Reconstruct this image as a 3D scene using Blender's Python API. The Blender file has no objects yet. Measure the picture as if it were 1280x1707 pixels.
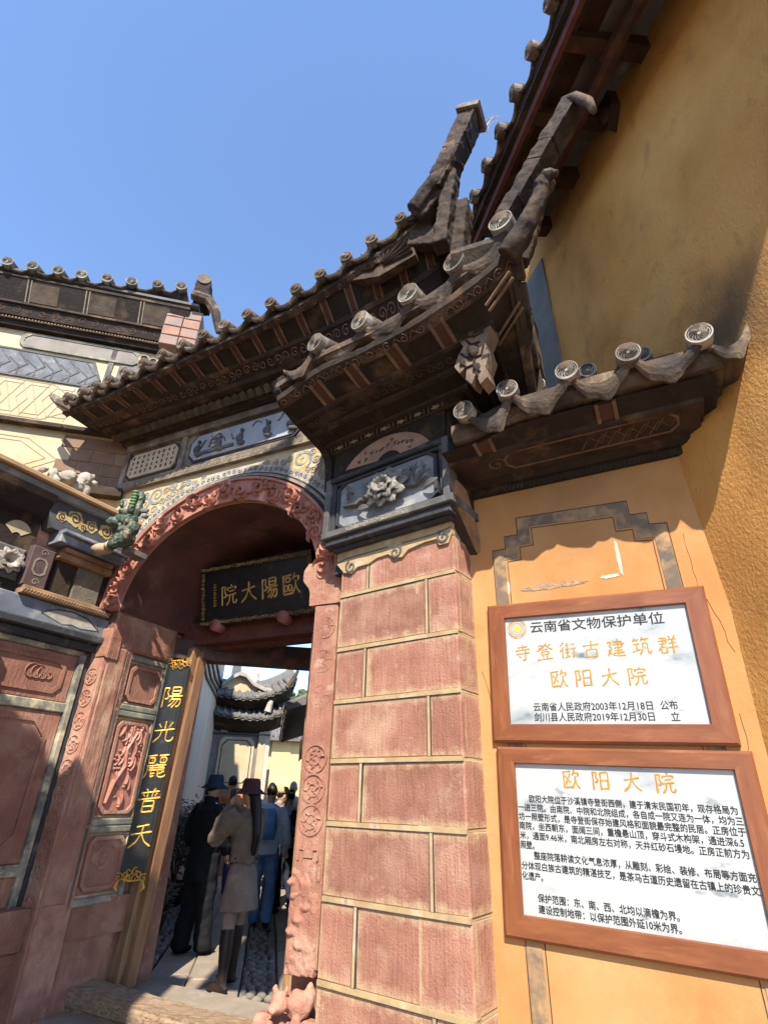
import bpy, math, random
import numpy as np
from mathutils import Vector, Matrix
random.seed(7); rng = np.random.RandomState(3)
sc = bpy.context.scene
col = sc.collection
R_ = math.radians

# ------------------------------------------------------------------ camera, sky, sun
CP, CR, CF = R_(28.2), R_(1.3), 885.0            # pitch, roll, focal length in pixels of the 1280x1707 photo
fw = Vector((0, math.cos(CP), math.sin(CP)))
rt0 = Vector((1, 0, 0)); up0 = rt0.cross(fw)
RT = rt0*math.cos(CR) + up0*math.sin(CR)
UP = -rt0*math.sin(CR) + up0*math.cos(CR)
CAM = Vector((0, 0, 1.5))
cd = bpy.data.cameras.new('camera'); cam = bpy.data.objects.new('camera', cd); col.objects.link(cam)
mw = Matrix((RT, UP, -fw)).transposed().to_4x4(); mw.translation = CAM
cam.matrix_world = mw
cd.sensor_fit = 'VERTICAL'; cd.sensor_height = 36.0; cd.lens = 36.0*CF/1707.0
cd.clip_start = .05; cd.clip_end = 3000
sc.camera = cam

SUN_EL, LAZ = R_(46), R_(0)                     # light travels towards azimuth LAZ (0 = straight ahead, + = right)
L = Vector((math.sin(LAZ)*math.cos(SUN_EL), math.cos(LAZ)*math.cos(SUN_EL), -math.sin(SUN_EL)))
w = bpy.data.worlds.new('World'); sc.world = w; w.use_nodes = True
nt = w.node_tree; bg = nt.nodes['Background']
sk = nt.nodes.new('ShaderNodeTexSky'); sk.sky_type = 'NISHITA'; sk.sun_disc = False
sk.sun_elevation = SUN_EL; sk.sun_rotation = math.atan2(-L.x, -L.y)
sk.altitude = 0; sk.air_density = .85; sk.dust_density = .15; sk.ozone_density = 3.6
nt.links.new(sk.outputs[0], bg.inputs[0]); bg.inputs[1].default_value = .15
sd = bpy.data.lights.new('sun', 'SUN'); so = bpy.data.objects.new('sun', sd); col.objects.link(so)
sd.energy = 3.6; sd.angle = R_(.55); sd.color = (1, .92, .80)
so.rotation_euler = L.to_track_quat('-Z', 'Y').to_euler()
vs = sc.view_settings; vs.view_transform = 'Standard'; vs.look = 'None'; vs.gamma = 1; vs.use_curve_mapping = False
vs.exposure = 1.5
sc.cycles.max_bounces = 6

# ------------------------------------------------------------------ frames (vertical planes): s along, z up, d outwards
class Fr:
    def __init__(s, o, az, n=None):
        a = R_(az); s.o = Vector((o[0], o[1], 0)); s.u = Vector((math.sin(a), math.cos(a), 0))
        s.n = Vector((math.cos(a), -math.sin(a), 0))
        if n is None and s.n.y > 0: s.n = -s.n
        if n is not None and s.n.dot(Vector(n)) < 0: s.n = -s.n
    def pt(s, a, z, d=0): return s.o + s.u*a + s.n*d + Vector((0, 0, z))
    def mat(s, a, z, d=0, rot=0, sc_=1, pitch=0, yaw=0):
        m = Matrix((s.u, -s.n, Vector((0, 0, 1)))).transposed().to_4x4()
        m.translation = s.pt(a, z, d)
        m = m @ Matrix.Rotation(-rot, 4, 'Y') @ Matrix.Rotation(yaw, 4, 'Z') @ Matrix.Rotation(pitch, 4, 'X')
        if sc_ != 1: m = m @ (Matrix.Scale(sc_, 4) if not isinstance(sc_, tuple) else Matrix.Diagonal((*sc_, 1)))
        return m
A = Fr((-2.5377, 5.0), 115)                      # arch wall
P = Fr((.4632, 3.2), 126.5)                      # red stone pier
S = Fr((.6068, 3.3941), 117.5)                   # wall that carries the plaques
T = Fr((1.8545, 2.7447), 167)                    # tall ochre house
N = Fr(tuple(A.pt(-.5, 0))[:2], 77)              # left house
W = Fr(tuple(A.pt(-.2, 0))[:2], 30, (1, 0, 0))   # inner side of left pier
RV = Fr(tuple(A.pt(0, 0))[:2], 25, (1, 0, 0))    # reveal of the arch, s runs inwards
GZ = -.08

# ------------------------------------------------------------------ mesh helper
class MB:
    def __init__(s): s.v = []; s.f = []
    def add(s, vs_, fs): b = len(s.v); s.v += [tuple(v) for v in vs_]; s.f += [tuple(b+i for i in f) for f in fs]; return s
    def hexa(s, c):  # 8 corners: 0-3 back ring, 4-7 front ring
        return s.add(c, [(3,2,1,0),(4,5,6,7),(0,1,5,4),(1,2,6,5),(2,3,7,6),(3,0,4,7)])
    def box(s, fr, s0, s1, z0, z1, d0, d1):
        c = [fr.pt(a, z, d) for d in (d0, d1) for a, z in ((s0,z0),(s1,z0),(s1,z1),(s0,z1))]
        return s.hexa(c)
    def block(s, fr, s0, s1, z0, z1, d0, d1, c=.012, j=0):   # block with chamfered front edges, a little uneven
        r = lambda: random.uniform(-j, j)
        q = [(s0+r(),z0+r()),(s1+r(),z0+r()),(s1+r(),z1+r()),(s0+r(),z1+r())]
        k = [(c,c),(-c,c),(-c,-c),(c,-c)]
        v = [fr.pt(a,z,d0) for a,z in q] + [fr.pt(a,z,d1-c) for a,z in q] + [fr.pt(a+e,z+f,d1+r()) for (a,z),(e,f) in zip(q,k)]
        f = [(3,2,1,0),(8,9,10,11)]
        for o in (0,4):
            for i in range(4): f.append((o+i,o+(i+1)%4,o+4+(i+1)%4,o+4+i))
        return s.add(v,f)
    def prism(s, fr, poly, d0, d1, c=0):
        n = len(poly)
        v = [fr.pt(a,z,d0) for a,z in poly] + [fr.pt(a,z,d1) for a,z in poly]
        f = [tuple(range(n))[::-1], tuple(range(n,2*n))] + [(i,(i+1)%n,n+(i+1)%n,n+i) for i in range(n)]
        return s.add(v,f)
    def band(s, fr, outer, inner, d0, d1, closed=False):     # band between two polylines
        n = len(outer); v = []
        for a,b in zip(outer,inner): v += [fr.pt(*a,d0), fr.pt(*a,d1), fr.pt(*b,d1), fr.pt(*b,d0)]
        f = []
        for i in range(n if closed else n-1):
            o, p = 4*i, 4*((i+1)%n)
            for k in range(4): f.append((o+k, o+(k+1)%4, p+(k+1)%4, p+k))
        if not closed: f += [(3,2,1,0), (4*n-4,4*n-3,4*n-2,4*n-1)]
        return s.add(v,f)
    def ribbon(s, fr, pts, wd, d0, d1):                       # flat stroke; wd number or list
        n = len(pts); p = np.array(pts, float); t = np.gradient(p, axis=0); t /= np.maximum(np.linalg.norm(t,axis=1,keepdims=True),1e-9)
        nn = np.stack([-t[:,1], t[:,0]],1); ws = np.array(wd if hasattr(wd,'__len__') else [wd]*n)[:,None]/2
        s.band(fr, (p+nn*ws).tolist(), (p-nn*ws).tolist(), d0, d1); return s
    def ridge(s, fr, pts, wd, d0, d1):                        # raised stroke with a rounded (triangular) section
        n = len(pts); p = np.array(pts, float); t = np.gradient(p, axis=0); t /= np.maximum(np.linalg.norm(t,axis=1,keepdims=True),1e-9)
        nn = np.stack([-t[:,1], t[:,0]],1); ws = np.array(wd if hasattr(wd,'__len__') else [wd]*n)
        v = []; f = []
        for i in range(n):
            for k, h in ((-.5,0),(-.28,.8),(0,1),(.28,.8),(.5,0)):
                q = p[i]+nn[i]*ws[i]*k; v.append(fr.pt(q[0],q[1],d0+(d1-d0)*h))
        for i in range(n-1):
            for k in range(4): f.append((5*i+k,5*i+k+1,5*i+5+k+1,5*i+5+k))
        return s.add(v,f)
    def sweep(s, fr, ss, prof, zf=lambda a:0, closed=True, df=lambda a:1):
        m = len(prof); v = []; f = []
        for a in ss:
            for d,z,k in prof: v.append(fr.pt(a, z+k*zf(a), d*df(a)))
        n = len(ss)
        for i in range(n-1):
            for k in range(m if closed else m-1):
                f.append((i*m+k, i*m+(k+1)%m, (i+1)*m+(k+1)%m, (i+1)*m+k))
        if closed: f += [tuple(range(m))[::-1], tuple((n-1)*m+k for k in range(m))]
        return s.add(v,f)
    def tube(s, pts, rad, seg=8, cap=True):
        pts = [Vector(p) for p in pts]; n = len(pts)
        rad = rad if hasattr(rad,'__len__') else [rad]*n
        v = []; f = []; t0 = None; u = None
        for i,p in enumerate(pts):
            t = (pts[min(i+1,n-1)]-pts[max(i-1,0)]).normalized()
            if u is None: u = t.orthogonal().normalized()
            else: u = (u - t*u.dot(t)).normalized()
            w_ = t.cross(u)
            r = rad[i]; rx, ry = (r if hasattr(r,'__len__') else (r,r))
            for k in range(seg):
                a = 2*math.pi*k/seg; v.append(p+u*math.cos(a)*rx+w_*math.sin(a)*ry)
        for i in range(n-1):
            for k in range(seg): f.append((i*seg+k,i*seg+(k+1)%seg,(i+1)*seg+(k+1)%seg,(i+1)*seg+k))
        if cap: f += [tuple(range(seg))[::-1], tuple((n-1)*seg+k for k in range(seg))]
        return s.add(v,f)
    def rings(s, rg, seg=14):   # horizontal elliptical rings: (x,y,z,rx,ry)
        v=[];f=[];n=len(rg)
        for x,y,z,rx,ry in rg:
            for k in range(seg):
                a=2*math.pi*k/seg; v.append((x+rx*math.cos(a),y+ry*math.sin(a),z))
        for i in range(n-1):
            for k in range(seg): f.append((i*seg+k,i*seg+(k+1)%seg,(i+1)*seg+(k+1)%seg,(i+1)*seg+k))
        f += [tuple(range(seg))[::-1], tuple((n-1)*seg+k for k in range(seg))]
        return s.add(v,f)
    def ball(s, c, r, seg=8, rg=6, m=None):
        rx,ry,rz = r if hasattr(r,'__len__') else (r,r,r)
        v=[];f=[]
        for i in range(1,rg):
            th=math.pi*i/rg
            for k in range(seg):
                a=2*math.pi*k/seg; v.append(Vector((rx*math.sin(th)*math.cos(a),ry*math.sin(th)*math.sin(a),rz*math.cos(th))))
        v += [Vector((0,0,rz)),Vector((0,0,-rz))]
        if m is not None: v=[m@q for q in v]
        v=[q+Vector(c) for q in v]
        for i in range(rg-2):
            for k in range(seg): f.append((i*seg+k,(i+1)*seg+k,(i+1)*seg+(k+1)%seg,i*seg+(k+1)%seg))
        t=len(v)-2
        for k in range(seg): f += [(t,k,(k+1)%seg),(t+1,(rg-2)*seg+(k+1)%seg,(rg-2)*seg+k)]
        return s.add(v,f)
    def build(s, name, mat, parent=None, smooth=False, recalc=True):
        me = bpy.data.meshes.new(name)
        off = WORLD.get(parent.name, Vector((0,0,0))) if parent else Vector((0,0,0))
        org = Vector((0,0,0))
        vv = np.array(s.v, float)
        if not parent:
            org = Vector((vv[:,0].mean(), vv[:,1].mean(), vv[:,2].min())); off = org
        me.from_pydata([tuple(Vector(q)-off) for q in s.v], [], s.f)
        if recalc:
            import bmesh
            bm = bmesh.new(); bm.from_mesh(me); bmesh.ops.recalc_face_normals(bm, faces=bm.faces); bm.to_mesh(me); bm.free()
        if smooth: me.polygons.foreach_set('use_smooth', [True]*len(me.polygons))
        me.materials.append(mat)
        o = bpy.data.objects.new(name, me); col.objects.link(o)
        if name in WEAR and parent: weather(o,*WEAR[name])
        if name in STUFF and parent and len(s.v)>60: o['kind']='stuff'
        if parent: o.parent = parent; WORLD[o.name] = off
        else: o.location = org; WORLD[o.name] = org
        return o
WORLD = {}
TEXS={}
def weather(o, st=.012, sz=.12, lv=4):
    k=(sz,); 
    if k not in TEXS: t=bpy.data.textures.new('wear%d'%len(TEXS),'CLOUDS'); t.noise_scale=sz; t.noise_depth=3; TEXS[k]=t
    u=o.modifiers.new('dense','SUBSURF'); u.subdivision_type='SIMPLE'; u.levels=lv; u.render_levels=lv
    d=o.modifiers.new('wear','DISPLACE'); d.texture=TEXS[k]; d.strength=st; d.mid_level=.5; d.texture_coords='GLOBAL'
    return o
WEAR={'ridge_end':(.035,.10,4),'hip_tail':(.03,.09,2),'corner_post':(.03,.10,4),'corner_bracket':(.03,.09,4),'curved_end_bracket':(.02,.10,3),'springer':(.022,.15,5),'plinth':(.014,.12,4),'drum_stone':(.02,.10,4),'jamb_stone':(.012,.10,5),'front_pilaster':(.01,.1,3),'eave_board':(.02,.08,1),'post':(.008,.1,4),'niche_base':(.006,.05,3),'gable_tile_edge':(.02,.1,2),'ledge':(.010,.08,4)}
STUFF={'lettering','carved_scroll','painted_scroll','painted_key_pattern','brush_writing','painted_fret','hatched_pattern','bead_row','incised_hexagon','joint_line','gilt_fretwork','relief','painted_reeds','painted_line','incised_lines','carved_wave_relief','painted_lozenges','leaf_relief','corner_strip','small_signature','stem','flame_tufts','pierced_ring','painted_gable_band','face_features','roof_finial','upturned_tip','painted_cloud_scroll','gilt_mount','relief_border','ledge','string_course','pilaster','post','lintel','jamb'}
def thing(name, label, cat, loc, group=None):
    o = bpy.data.objects.new(name, None); col.objects.link(o); o.empty_display_size = .1
    o.location = loc; WORLD[o.name] = Vector(loc); return tag(o, label, cat, group)
def tag(o, label=None, cat=None, group=None, kind=None):
    if label: o['label'] = label
    if cat: o['category'] = cat
    if group: o['group'] = group
    if kind: o['kind'] = kind
    return o
def inst(name, me, mat4, parent=None):                         # object sharing a mesh, placed by a world matrix
    o = bpy.data.objects.new(name, me); col.objects.link(o)
    if parent: o.parent = parent; mat4 = Matrix.Translation(-WORLD[parent.name]) @ mat4
    o.matrix_local = mat4; return o
def local(mb, name, mat, smooth=False):
    o = mb.build(name, mat, None, smooth); me = o.data
    off = o.location.copy(); me.transform(Matrix.Translation(off)); bpy.data.objects.remove(o); return me
LF = Fr((0,0), 90)                                             # local frame: s = x, z = z, d = -y
def spiral(cx, cz, r, turns=1.6, start=0, hand=1, n=22, r0=.12):
    return [(cx+hand*(r*(r0+(1-r0)*(1-t)))*math.cos(start+2*math.pi*turns*t), cz+(r*(r0+(1-r0)*(1-t)))*math.sin(start+2*math.pi*turns*t)) for t in np.linspace(0,1,n)]
def cyc(cx, cz, r, n=20, a0=0, a1=2*math.pi, rz=None):
    rz = rz or r
    return [(cx+r*math.cos(a), cz+rz*math.sin(a)) for a in np.linspace(a0,a1,n)]

def ray(x,y): return RT*(x-640) - UP*(y-853.5) + fw*CF
def hit(fr,x,y,d=0):
    v=ray(x,y); t=((fr.o+fr.n*d-CAM).dot(fr.n))/v.dot(fr.n); return CAM+v*t
def gnd(x,y,z=GZ):
    v=ray(x,y); return CAM+v*((z-CAM.z)/v.z)
class FrG:                                                     # general frame: origin, along, up
    def __init__(s,o,u,v): s.o=Vector(o); s.u=Vector(u).normalized(); s.v=(Vector(v)-s.u*Vector(v).dot(s.u)).normalized(); s.n=s.u.cross(s.v)
    def pt(s,a,z,d=0): return s.o+s.u*a+s.v*z+s.n*d
    def m4(s,a,z,d=0):
        m=Matrix((s.u,s.v,s.n)).transposed().to_4x4(); m.translation=s.pt(a,z,d); return m
# ------------------------------------------------------------------ materials
def mat(name, c1, c2=None, scale=3, rough=.8, bump=.3, bscale=40, dist=.01, c3=None, s3=1.2, t3=(.55,.7), stretch=(1,1,1), rot=(0,0,0), metal=0, c4=None, s4=9, t4=(.6,.72), detail=6, chisel=None):
    m = bpy.data.materials.new(name); m.use_nodes = True; n = m.node_tree.nodes; l = m.node_tree.links
    b = n['Principled BSDF']; b.inputs['Roughness'].default_value = rough; b.inputs['Metallic'].default_value = metal
    b.inputs['Specular IOR Level'].default_value = .3
    g = n.new('ShaderNodeNewGeometry'); mp = n.new('ShaderNodeMapping'); l.new(g.outputs['Position'], mp.inputs[0])
    mp.inputs['Scale'].default_value = stretch; mp.inputs['Rotation'].default_value = rot
    def noise(s, det=detail, src=mp): 
        t = n.new('ShaderNodeTexNoise'); t.inputs['Scale'].default_value = s; t.inputs['Detail'].default_value = det; t.inputs['Roughness'].default_value = .62
        l.new(src.outputs[0], t.inputs[0]); return t
    def mix(fac, a, bcol, lo, hi):
        r = n.new('ShaderNodeMapRange'); r.inputs[1].default_value = lo; r.inputs[2].default_value = hi; l.new(fac.outputs[0], r.inputs[0])
        x = n.new('ShaderNodeMix'); x.data_type = 'RGBA'; l.new(r.outputs[0], x.inputs[0])
        if isinstance(a, tuple): x.inputs[6].default_value = (*a,1)
        else: l.new(a, x.inputs[6])
        x.inputs[7].default_value = (*bcol,1); return x.outputs[2]
    c2 = c2 or tuple(v*.75 for v in c1)
    out = mix(noise(scale), c1, c2, .35, .65)
    if c3: out = mix(noise(s3, 8), out, c3, *t3)
    if c4: out = mix(noise(s4, 8), out, c4, *t4)
    l.new(out, b.inputs['Base Color'])
    if bump:
        bp = n.new('ShaderNodeBump'); bp.inputs['Strength'].default_value = bump; bp.inputs['Distance'].default_value = dist
        h = noise(bscale, 5); src = h.outputs[0]
        if chisel:
            m2 = n.new('ShaderNodeMapping'); l.new(g.outputs['Position'], m2.inputs[0]); m2.inputs['Rotation'].default_value = (0, R_(chisel[0]), R_(36)); m2.inputs['Scale'].default_value = chisel[1]
            c = noise(chisel[2], 3, m2); ad = n.new('ShaderNodeMath'); ad.operation = 'MULTIPLY_ADD'; l.new(c.outputs[0], ad.inputs[0]); ad.inputs[1].default_value = chisel[3]; l.new(src, ad.inputs[2]); src = ad.outputs[0]
        l.new(src, bp.inputs['Height']); l.new(bp.outputs[0], b.inputs['Normal'])
    return m
RED = mat('red_sandstone', (.33,.17,.12), (.25,.12,.085), 3.5, .85, .8, 60, .012, c3=(.56,.31,.22), s3=2.6, t3=(.5,.72), c4=(.62,.42,.33), s4=11, t4=(.62,.78), chisel=(55,(1,1,.16),26,1.6))
REDS = [mat('red_sandstone_%s'%k, tuple(x*f for x in (.35,.17,.115)), tuple(x*f for x in (.25,.11,.073)), 4.5, .85, .8, 90, .008, c3=c3, s3=2.3, t3=(.5,.72), c4=(.46,.33,.25), s4=7, t4=(.60,.80), chisel=(50,(1,1,.10),42,1.5)) for k,f,c3 in (('warm',.97,(.46,.29,.19)),('pale',1.06,(.47,.30,.22)),('deep',.85,(.38,.22,.16)))]
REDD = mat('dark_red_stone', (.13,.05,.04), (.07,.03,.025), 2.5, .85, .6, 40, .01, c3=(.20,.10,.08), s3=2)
REDC = mat('carved_red_stone', (.42,.19,.135), (.30,.125,.09), 6, .8, .4, 70, .006, c3=(.56,.30,.23), s3=5)
MORT = mat('cream_mortar', (.42,.31,.165), (.32,.22,.115), 9, .9, .4, 80, .004, c3=(.52,.45,.32), s3=4, c4=(.20,.17,.14), s4=8, t4=(.6,.7))
OCH = mat('ochre_plaster', (.44,.215,.078), (.37,.165,.052), 1.7, .9, .3, 60, .006, c3=(.46,.26,.11), s3=1.3, t3=(.45,.7), c4=(.40,.22,.10), s4=3.5, t4=(.64,.85))
OCHR = mat('rough_ochre_plaster', (.56,.28,.072), (.40,.185,.048), 1.3, .95, .7, 55, .013, c3=(.62,.34,.11), s3=1.1, t3=(.45,.75), c4=(.20,.11,.045), s4=5.5, t4=(.58,.85), detail=12, stretch=(1,1,.7))
CREAM = mat('cream_plaster', (.50,.41,.26), (.43,.33,.19), 2.2, .9, .25, 50, .006, c3=(.52,.46,.34), s3=1.8, c4=(.32,.25,.17), s4=5, t4=(.64,.8))
WHITE = mat('stained_white_plaster', (.60,.51,.40), (.46,.38,.29), 1.2, .9, .2, 40, .005, c3=(.58,.40,.27), s3=1.2, t3=(.5,.7), stretch=(2,2,.25))
GREY = mat('grey_painted_plaster', (.115,.11,.105), (.065,.065,.065), 5, .85, .3, 50, .005, c3=(.22,.20,.17), s3=4, t3=(.52,.7))
BLACK = mat('black_painted_plaster', (.045,.045,.05), (.025,.025,.028), 6, .8, .35, 60, .005, c3=(.13,.13,.13), s3=6, t3=(.55,.75))
BLUE = mat('blue_painted_plaster', (.15,.175,.215), (.10,.115,.145), 6, .8, .3, 50, .004, c3=(.30,.31,.31), s3=5, t3=(.5,.7))
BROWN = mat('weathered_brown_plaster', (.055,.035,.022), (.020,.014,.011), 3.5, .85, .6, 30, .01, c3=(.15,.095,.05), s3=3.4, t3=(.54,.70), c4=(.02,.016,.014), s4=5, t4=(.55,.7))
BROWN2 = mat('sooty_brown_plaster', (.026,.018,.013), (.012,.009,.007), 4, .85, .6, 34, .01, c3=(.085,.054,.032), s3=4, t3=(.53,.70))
OCHD = mat('faded_ochre_paint', (.33,.20,.10), (.20,.12,.07), 6, .85, .4, 50, .005, c3=(.10,.07,.05), s3=5)
CLAY = mat('aged_clay_tile', (.115,.078,.050), (.035,.027,.021), 5, .85, .7, 28, .012, c3=(.26,.19,.12), s3=5.5, t3=(.55,.68), c4=(.045,.038,.034), s4=4, t4=(.52,.7))
CAPM = mat('grey_clay_cap', (.24,.215,.175), (.10,.09,.075), 7, .85, .5, 60, .006, c3=(.38,.36,.31), s3=5, t3=(.5,.66))
CAPD = mat('dark_clay_cap_ground', (.05,.045,.04), None, 10, .9, .3, 70, .005)
CAPD2 = mat('brown_clay_cap_ground', (.035,.027,.02), None, 10, .9, .3, 70, .005)
CAPK = mat('brown_clay_cap', (.17,.125,.09), (.09,.07,.055), 10, .85, .4, 70, .005, c3=(.30,.25,.2), s3=8, t3=(.5,.7))
DWOOD = mat('dark_old_wood', (.07,.032,.022), (.035,.018,.014), 4, .65, .4, 60, .006, c3=(.13,.05,.035), s3=3)
RWOOD = mat('red_brown_board', (.13,.04,.03), (.07,.025,.02), 4, .6, .3, 60, .004, stretch=(3,3,3))
TAN = mat('weathered_tan_wood', (.31,.18,.085), (.18,.10,.05), 6, .65, .5, 70, .006, c3=(.45,.28,.14), s3=5, stretch=(6,6,.5))
LOG = mat('worn_grey_wood', (.34,.24,.15), (.22,.15,.09), 8, .8, .8, 40, .01, c3=(.10,.07,.05), s3=16, t3=(.55,.68), stretch=(1,5,5), rot=(0,0,R_(25)))
FWOOD = mat('varnished_red_brown_wood', (.22,.08,.034), (.16,.052,.022), 3, .38, .12, 90, .002, c3=(.25,.10,.045), s3=4, stretch=(1.2,1.2,7))
FWOOD2 = mat('varnished_red_brown_wood_upright', (.22,.08,.034), (.16,.052,.022), 3, .38, .12, 90, .002, c3=(.25,.10,.045), s3=4, stretch=(7,7,.8))
MARB = mat('white_marble', (.42,.435,.425), (.37,.39,.39), 3, .32, .02, 60, .001, c3=(.27,.30,.32), s3=2.0, t3=(.53,.68), c4=(.12,.14,.16), s4=4.0, t4=(.61,.72), rot=(.6,.3,.4), stretch=(1,1,2.2))
INK = mat('black_engraving', (.022,.024,.028), None, 20, .6, 0)
GOLD = mat('gold_leaf', (.80,.50,.10), (.62,.34,.05), 20, .42, .2, 90, .002, metal=.55)
GOLDP = mat('gold_paint_on_marble', (.46,.24,.03), (.36,.17,.02), 25, .5, .1, 90, .001, metal=.2)
LACQ = mat('black_lacquer', (.012,.013,.014), (.02,.02,.02), 12, .35, .1, 60, .001, c3=(.05,.05,.05), s3=12, t3=(.62,.7))
LINE = mat('pale_relief_line', (.30,.25,.18), (.17,.14,.10), 12, .85, .2, 60, .003)
LINED = mat('reddish_relief_line', (.17,.10,.07), (.10,.06,.045), 12, .85, .2, 60, .003)
STRIPE = mat('pale_orange_strip', (.20,.13,.08), (.10,.065,.042), 9, .85, .2, 60, .003)
SREDP = mat('dull_red_painted_inset', (.075,.034,.025), (.07,.03,.024), 9, .85, .2, 60, .003)
CLB = mat('blue_grey_cloud_paint', (.20,.23,.28), (.15,.17,.21), 9, .85, .1, 60, .002, c3=(.55,.5,.4), s3=9)
CLY = mat('yellow_cloud_paint', (.48,.36,.15), (.42,.29,.11), 8, .85, .1, 60, .002, c3=(.50,.42,.27), s3=6)
PALE = mat('pale_stone_relief', (.38,.35,.29), (.24,.215,.18), 9, .8, .3, 60, .004, c3=(.48,.45,.38), s3=7)
TEXTP = mat('cream_text_panel', (.52,.42,.28), (.40,.32,.21), 5, .85, .2, 60, .003)
GREENG = mat('dark_green_glaze', (.07,.10,.07), (.04,.055,.04), 10, .45, .4, 40, .006, c3=(.22,.17,.10), s3=6)
BRICKG = mat('grey_brick', (.22,.20,.18), (.15,.14,.13), 5, .9, .4, 50, .005)
BRICKR = mat('faded_brick', (.36,.20,.14), (.26,.15,.11), 5, .9, .4, 50, .005, c3=(.5,.45,.38), s3=4)
PAVE = mat('worn_flagstone', (.31,.255,.19), (.21,.17,.13), 3, .8, .5, 30, .008, c3=(.32,.27,.21), s3=3)
COB = mat('cobble', (.20,.17,.14), (.13,.11,.09), 6, .75, .4, 40, .006, c3=(.28,.24,.20), s3=8)
DIRT = mat('earth_joint', (.10,.08,.06), None, 5, .95, .5, 40, .01)
RTILE = mat('grey_roof_tile', (.16,.15,.14), (.09,.085,.08), 3, .9, .4, 30, .01, c3=(.26,.25,.23), s3=3)
FAR_OCH = mat('far_yellow_wall', (.68,.50,.24), (.60,.42,.18), 1.5, .9, .1)
# grain of the long uprights

def edge_lime(m, cream=(.44,.31,.18), wx=.75, wz=.32, lo=.004, hi=.045):
    n=m.node_tree.nodes; l=m.node_tree.links; b=n['Principled BSDF']; old=b.inputs['Base Color'].links[0].from_socket
    tc=n.new('ShaderNodeTexCoord'); sp=n.new('ShaderNodeSeparateXYZ'); l.new(tc.outputs['Generated'],sp.inputs[0]); outs=[]
    def mth(op,a,c):
        q=n.new('ShaderNodeMath'); q.operation=op
        for i,v in enumerate((a,c)):
            if isinstance(v,(int,float)): q.inputs[i].default_value=v
            else: l.new(v,q.inputs[i])
        return q.outputs[0]
    e=[mth('MULTIPLY',mth('MINIMUM',sp.outputs[i],mth('SUBTRACT',1.0,sp.outputs[i])),w_) for i,w_ in ((0,wx),(2,wz))]
    mn=mth('MINIMUM',e[0],e[1]); nz=n.new('ShaderNodeTexNoise'); nz.inputs['Scale'].default_value=14; nz.inputs['Detail'].default_value=6; g_=n.new('ShaderNodeNewGeometry'); l.new(g_.outputs['Position'],nz.inputs[0])
    v=mth('ADD',mn,mth('MULTIPLY',mth('SUBTRACT',nz.outputs[0],.5),.11)); r=n.new('ShaderNodeMapRange'); r.inputs[1].default_value=lo; r.inputs[2].default_value=hi; r.inputs[3].default_value=.8; r.inputs[4].default_value=0; l.new(v,r.inputs[0])
    x=n.new('ShaderNodeMix'); x.data_type='RGBA'; l.new(r.outputs[0],x.inputs[0]); l.new(old,x.inputs[6]); x.inputs[7].default_value=(*cream,1); l.new(x.outputs[2],b.inputs['Base Color']); return m
PST=[]
for m_ in REDS:
    c_=m_.copy(); c_.name='pier_'+m_.name; PST.append(edge_lime(c_))
# tint around a point: sooty patch on the tall wall above the small canopy
def tint_spot(m, c, r0, r1, colr):
    n=m.node_tree.nodes; l=m.node_tree.links; b=n['Principled BSDF']; old=b.inputs['Base Color'].links[0].from_socket
    g_=n.new('ShaderNodeNewGeometry'); d=n.new('ShaderNodeVectorMath'); d.operation='DISTANCE'; l.new(g_.outputs['Position'],d.inputs[0]); d.inputs[1].default_value=c
    nz=n.new('ShaderNodeTexNoise'); nz.inputs['Scale'].default_value=3; nz.inputs['Detail'].default_value=8; l.new(g_.outputs['Position'],nz.inputs[0])
    a=n.new('ShaderNodeMath'); a.operation='MULTIPLY_ADD'; l.new(nz.outputs[0],a.inputs[0]); a.inputs[1].default_value=.7; l.new(d.outputs['Value'],a.inputs[2])
    r=n.new('ShaderNodeMapRange'); r.inputs[1].default_value=r0; r.inputs[2].default_value=r1; r.inputs[3].default_value=.85; r.inputs[4].default_value=0; l.new(a.outputs[0],r.inputs[0])
    x=n.new('ShaderNodeMix'); x.data_type='RGBA'; l.new(r.outputs[0],x.inputs[0]); l.new(old,x.inputs[6]); x.inputs[7].default_value=(*colr,1); l.new(x.outputs[2],b.inputs['Base Color'])
tint_spot(OCH, tuple(S.pt(.75,3.45,0)), .45, 1.05, (.27,.145,.06))  # browner plaster around the top of the plaque wall, fading outwards
tint_spot(OCHR, tuple(hit(T,1195,550)), .38, .85, (.05,.042,.035))
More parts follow.
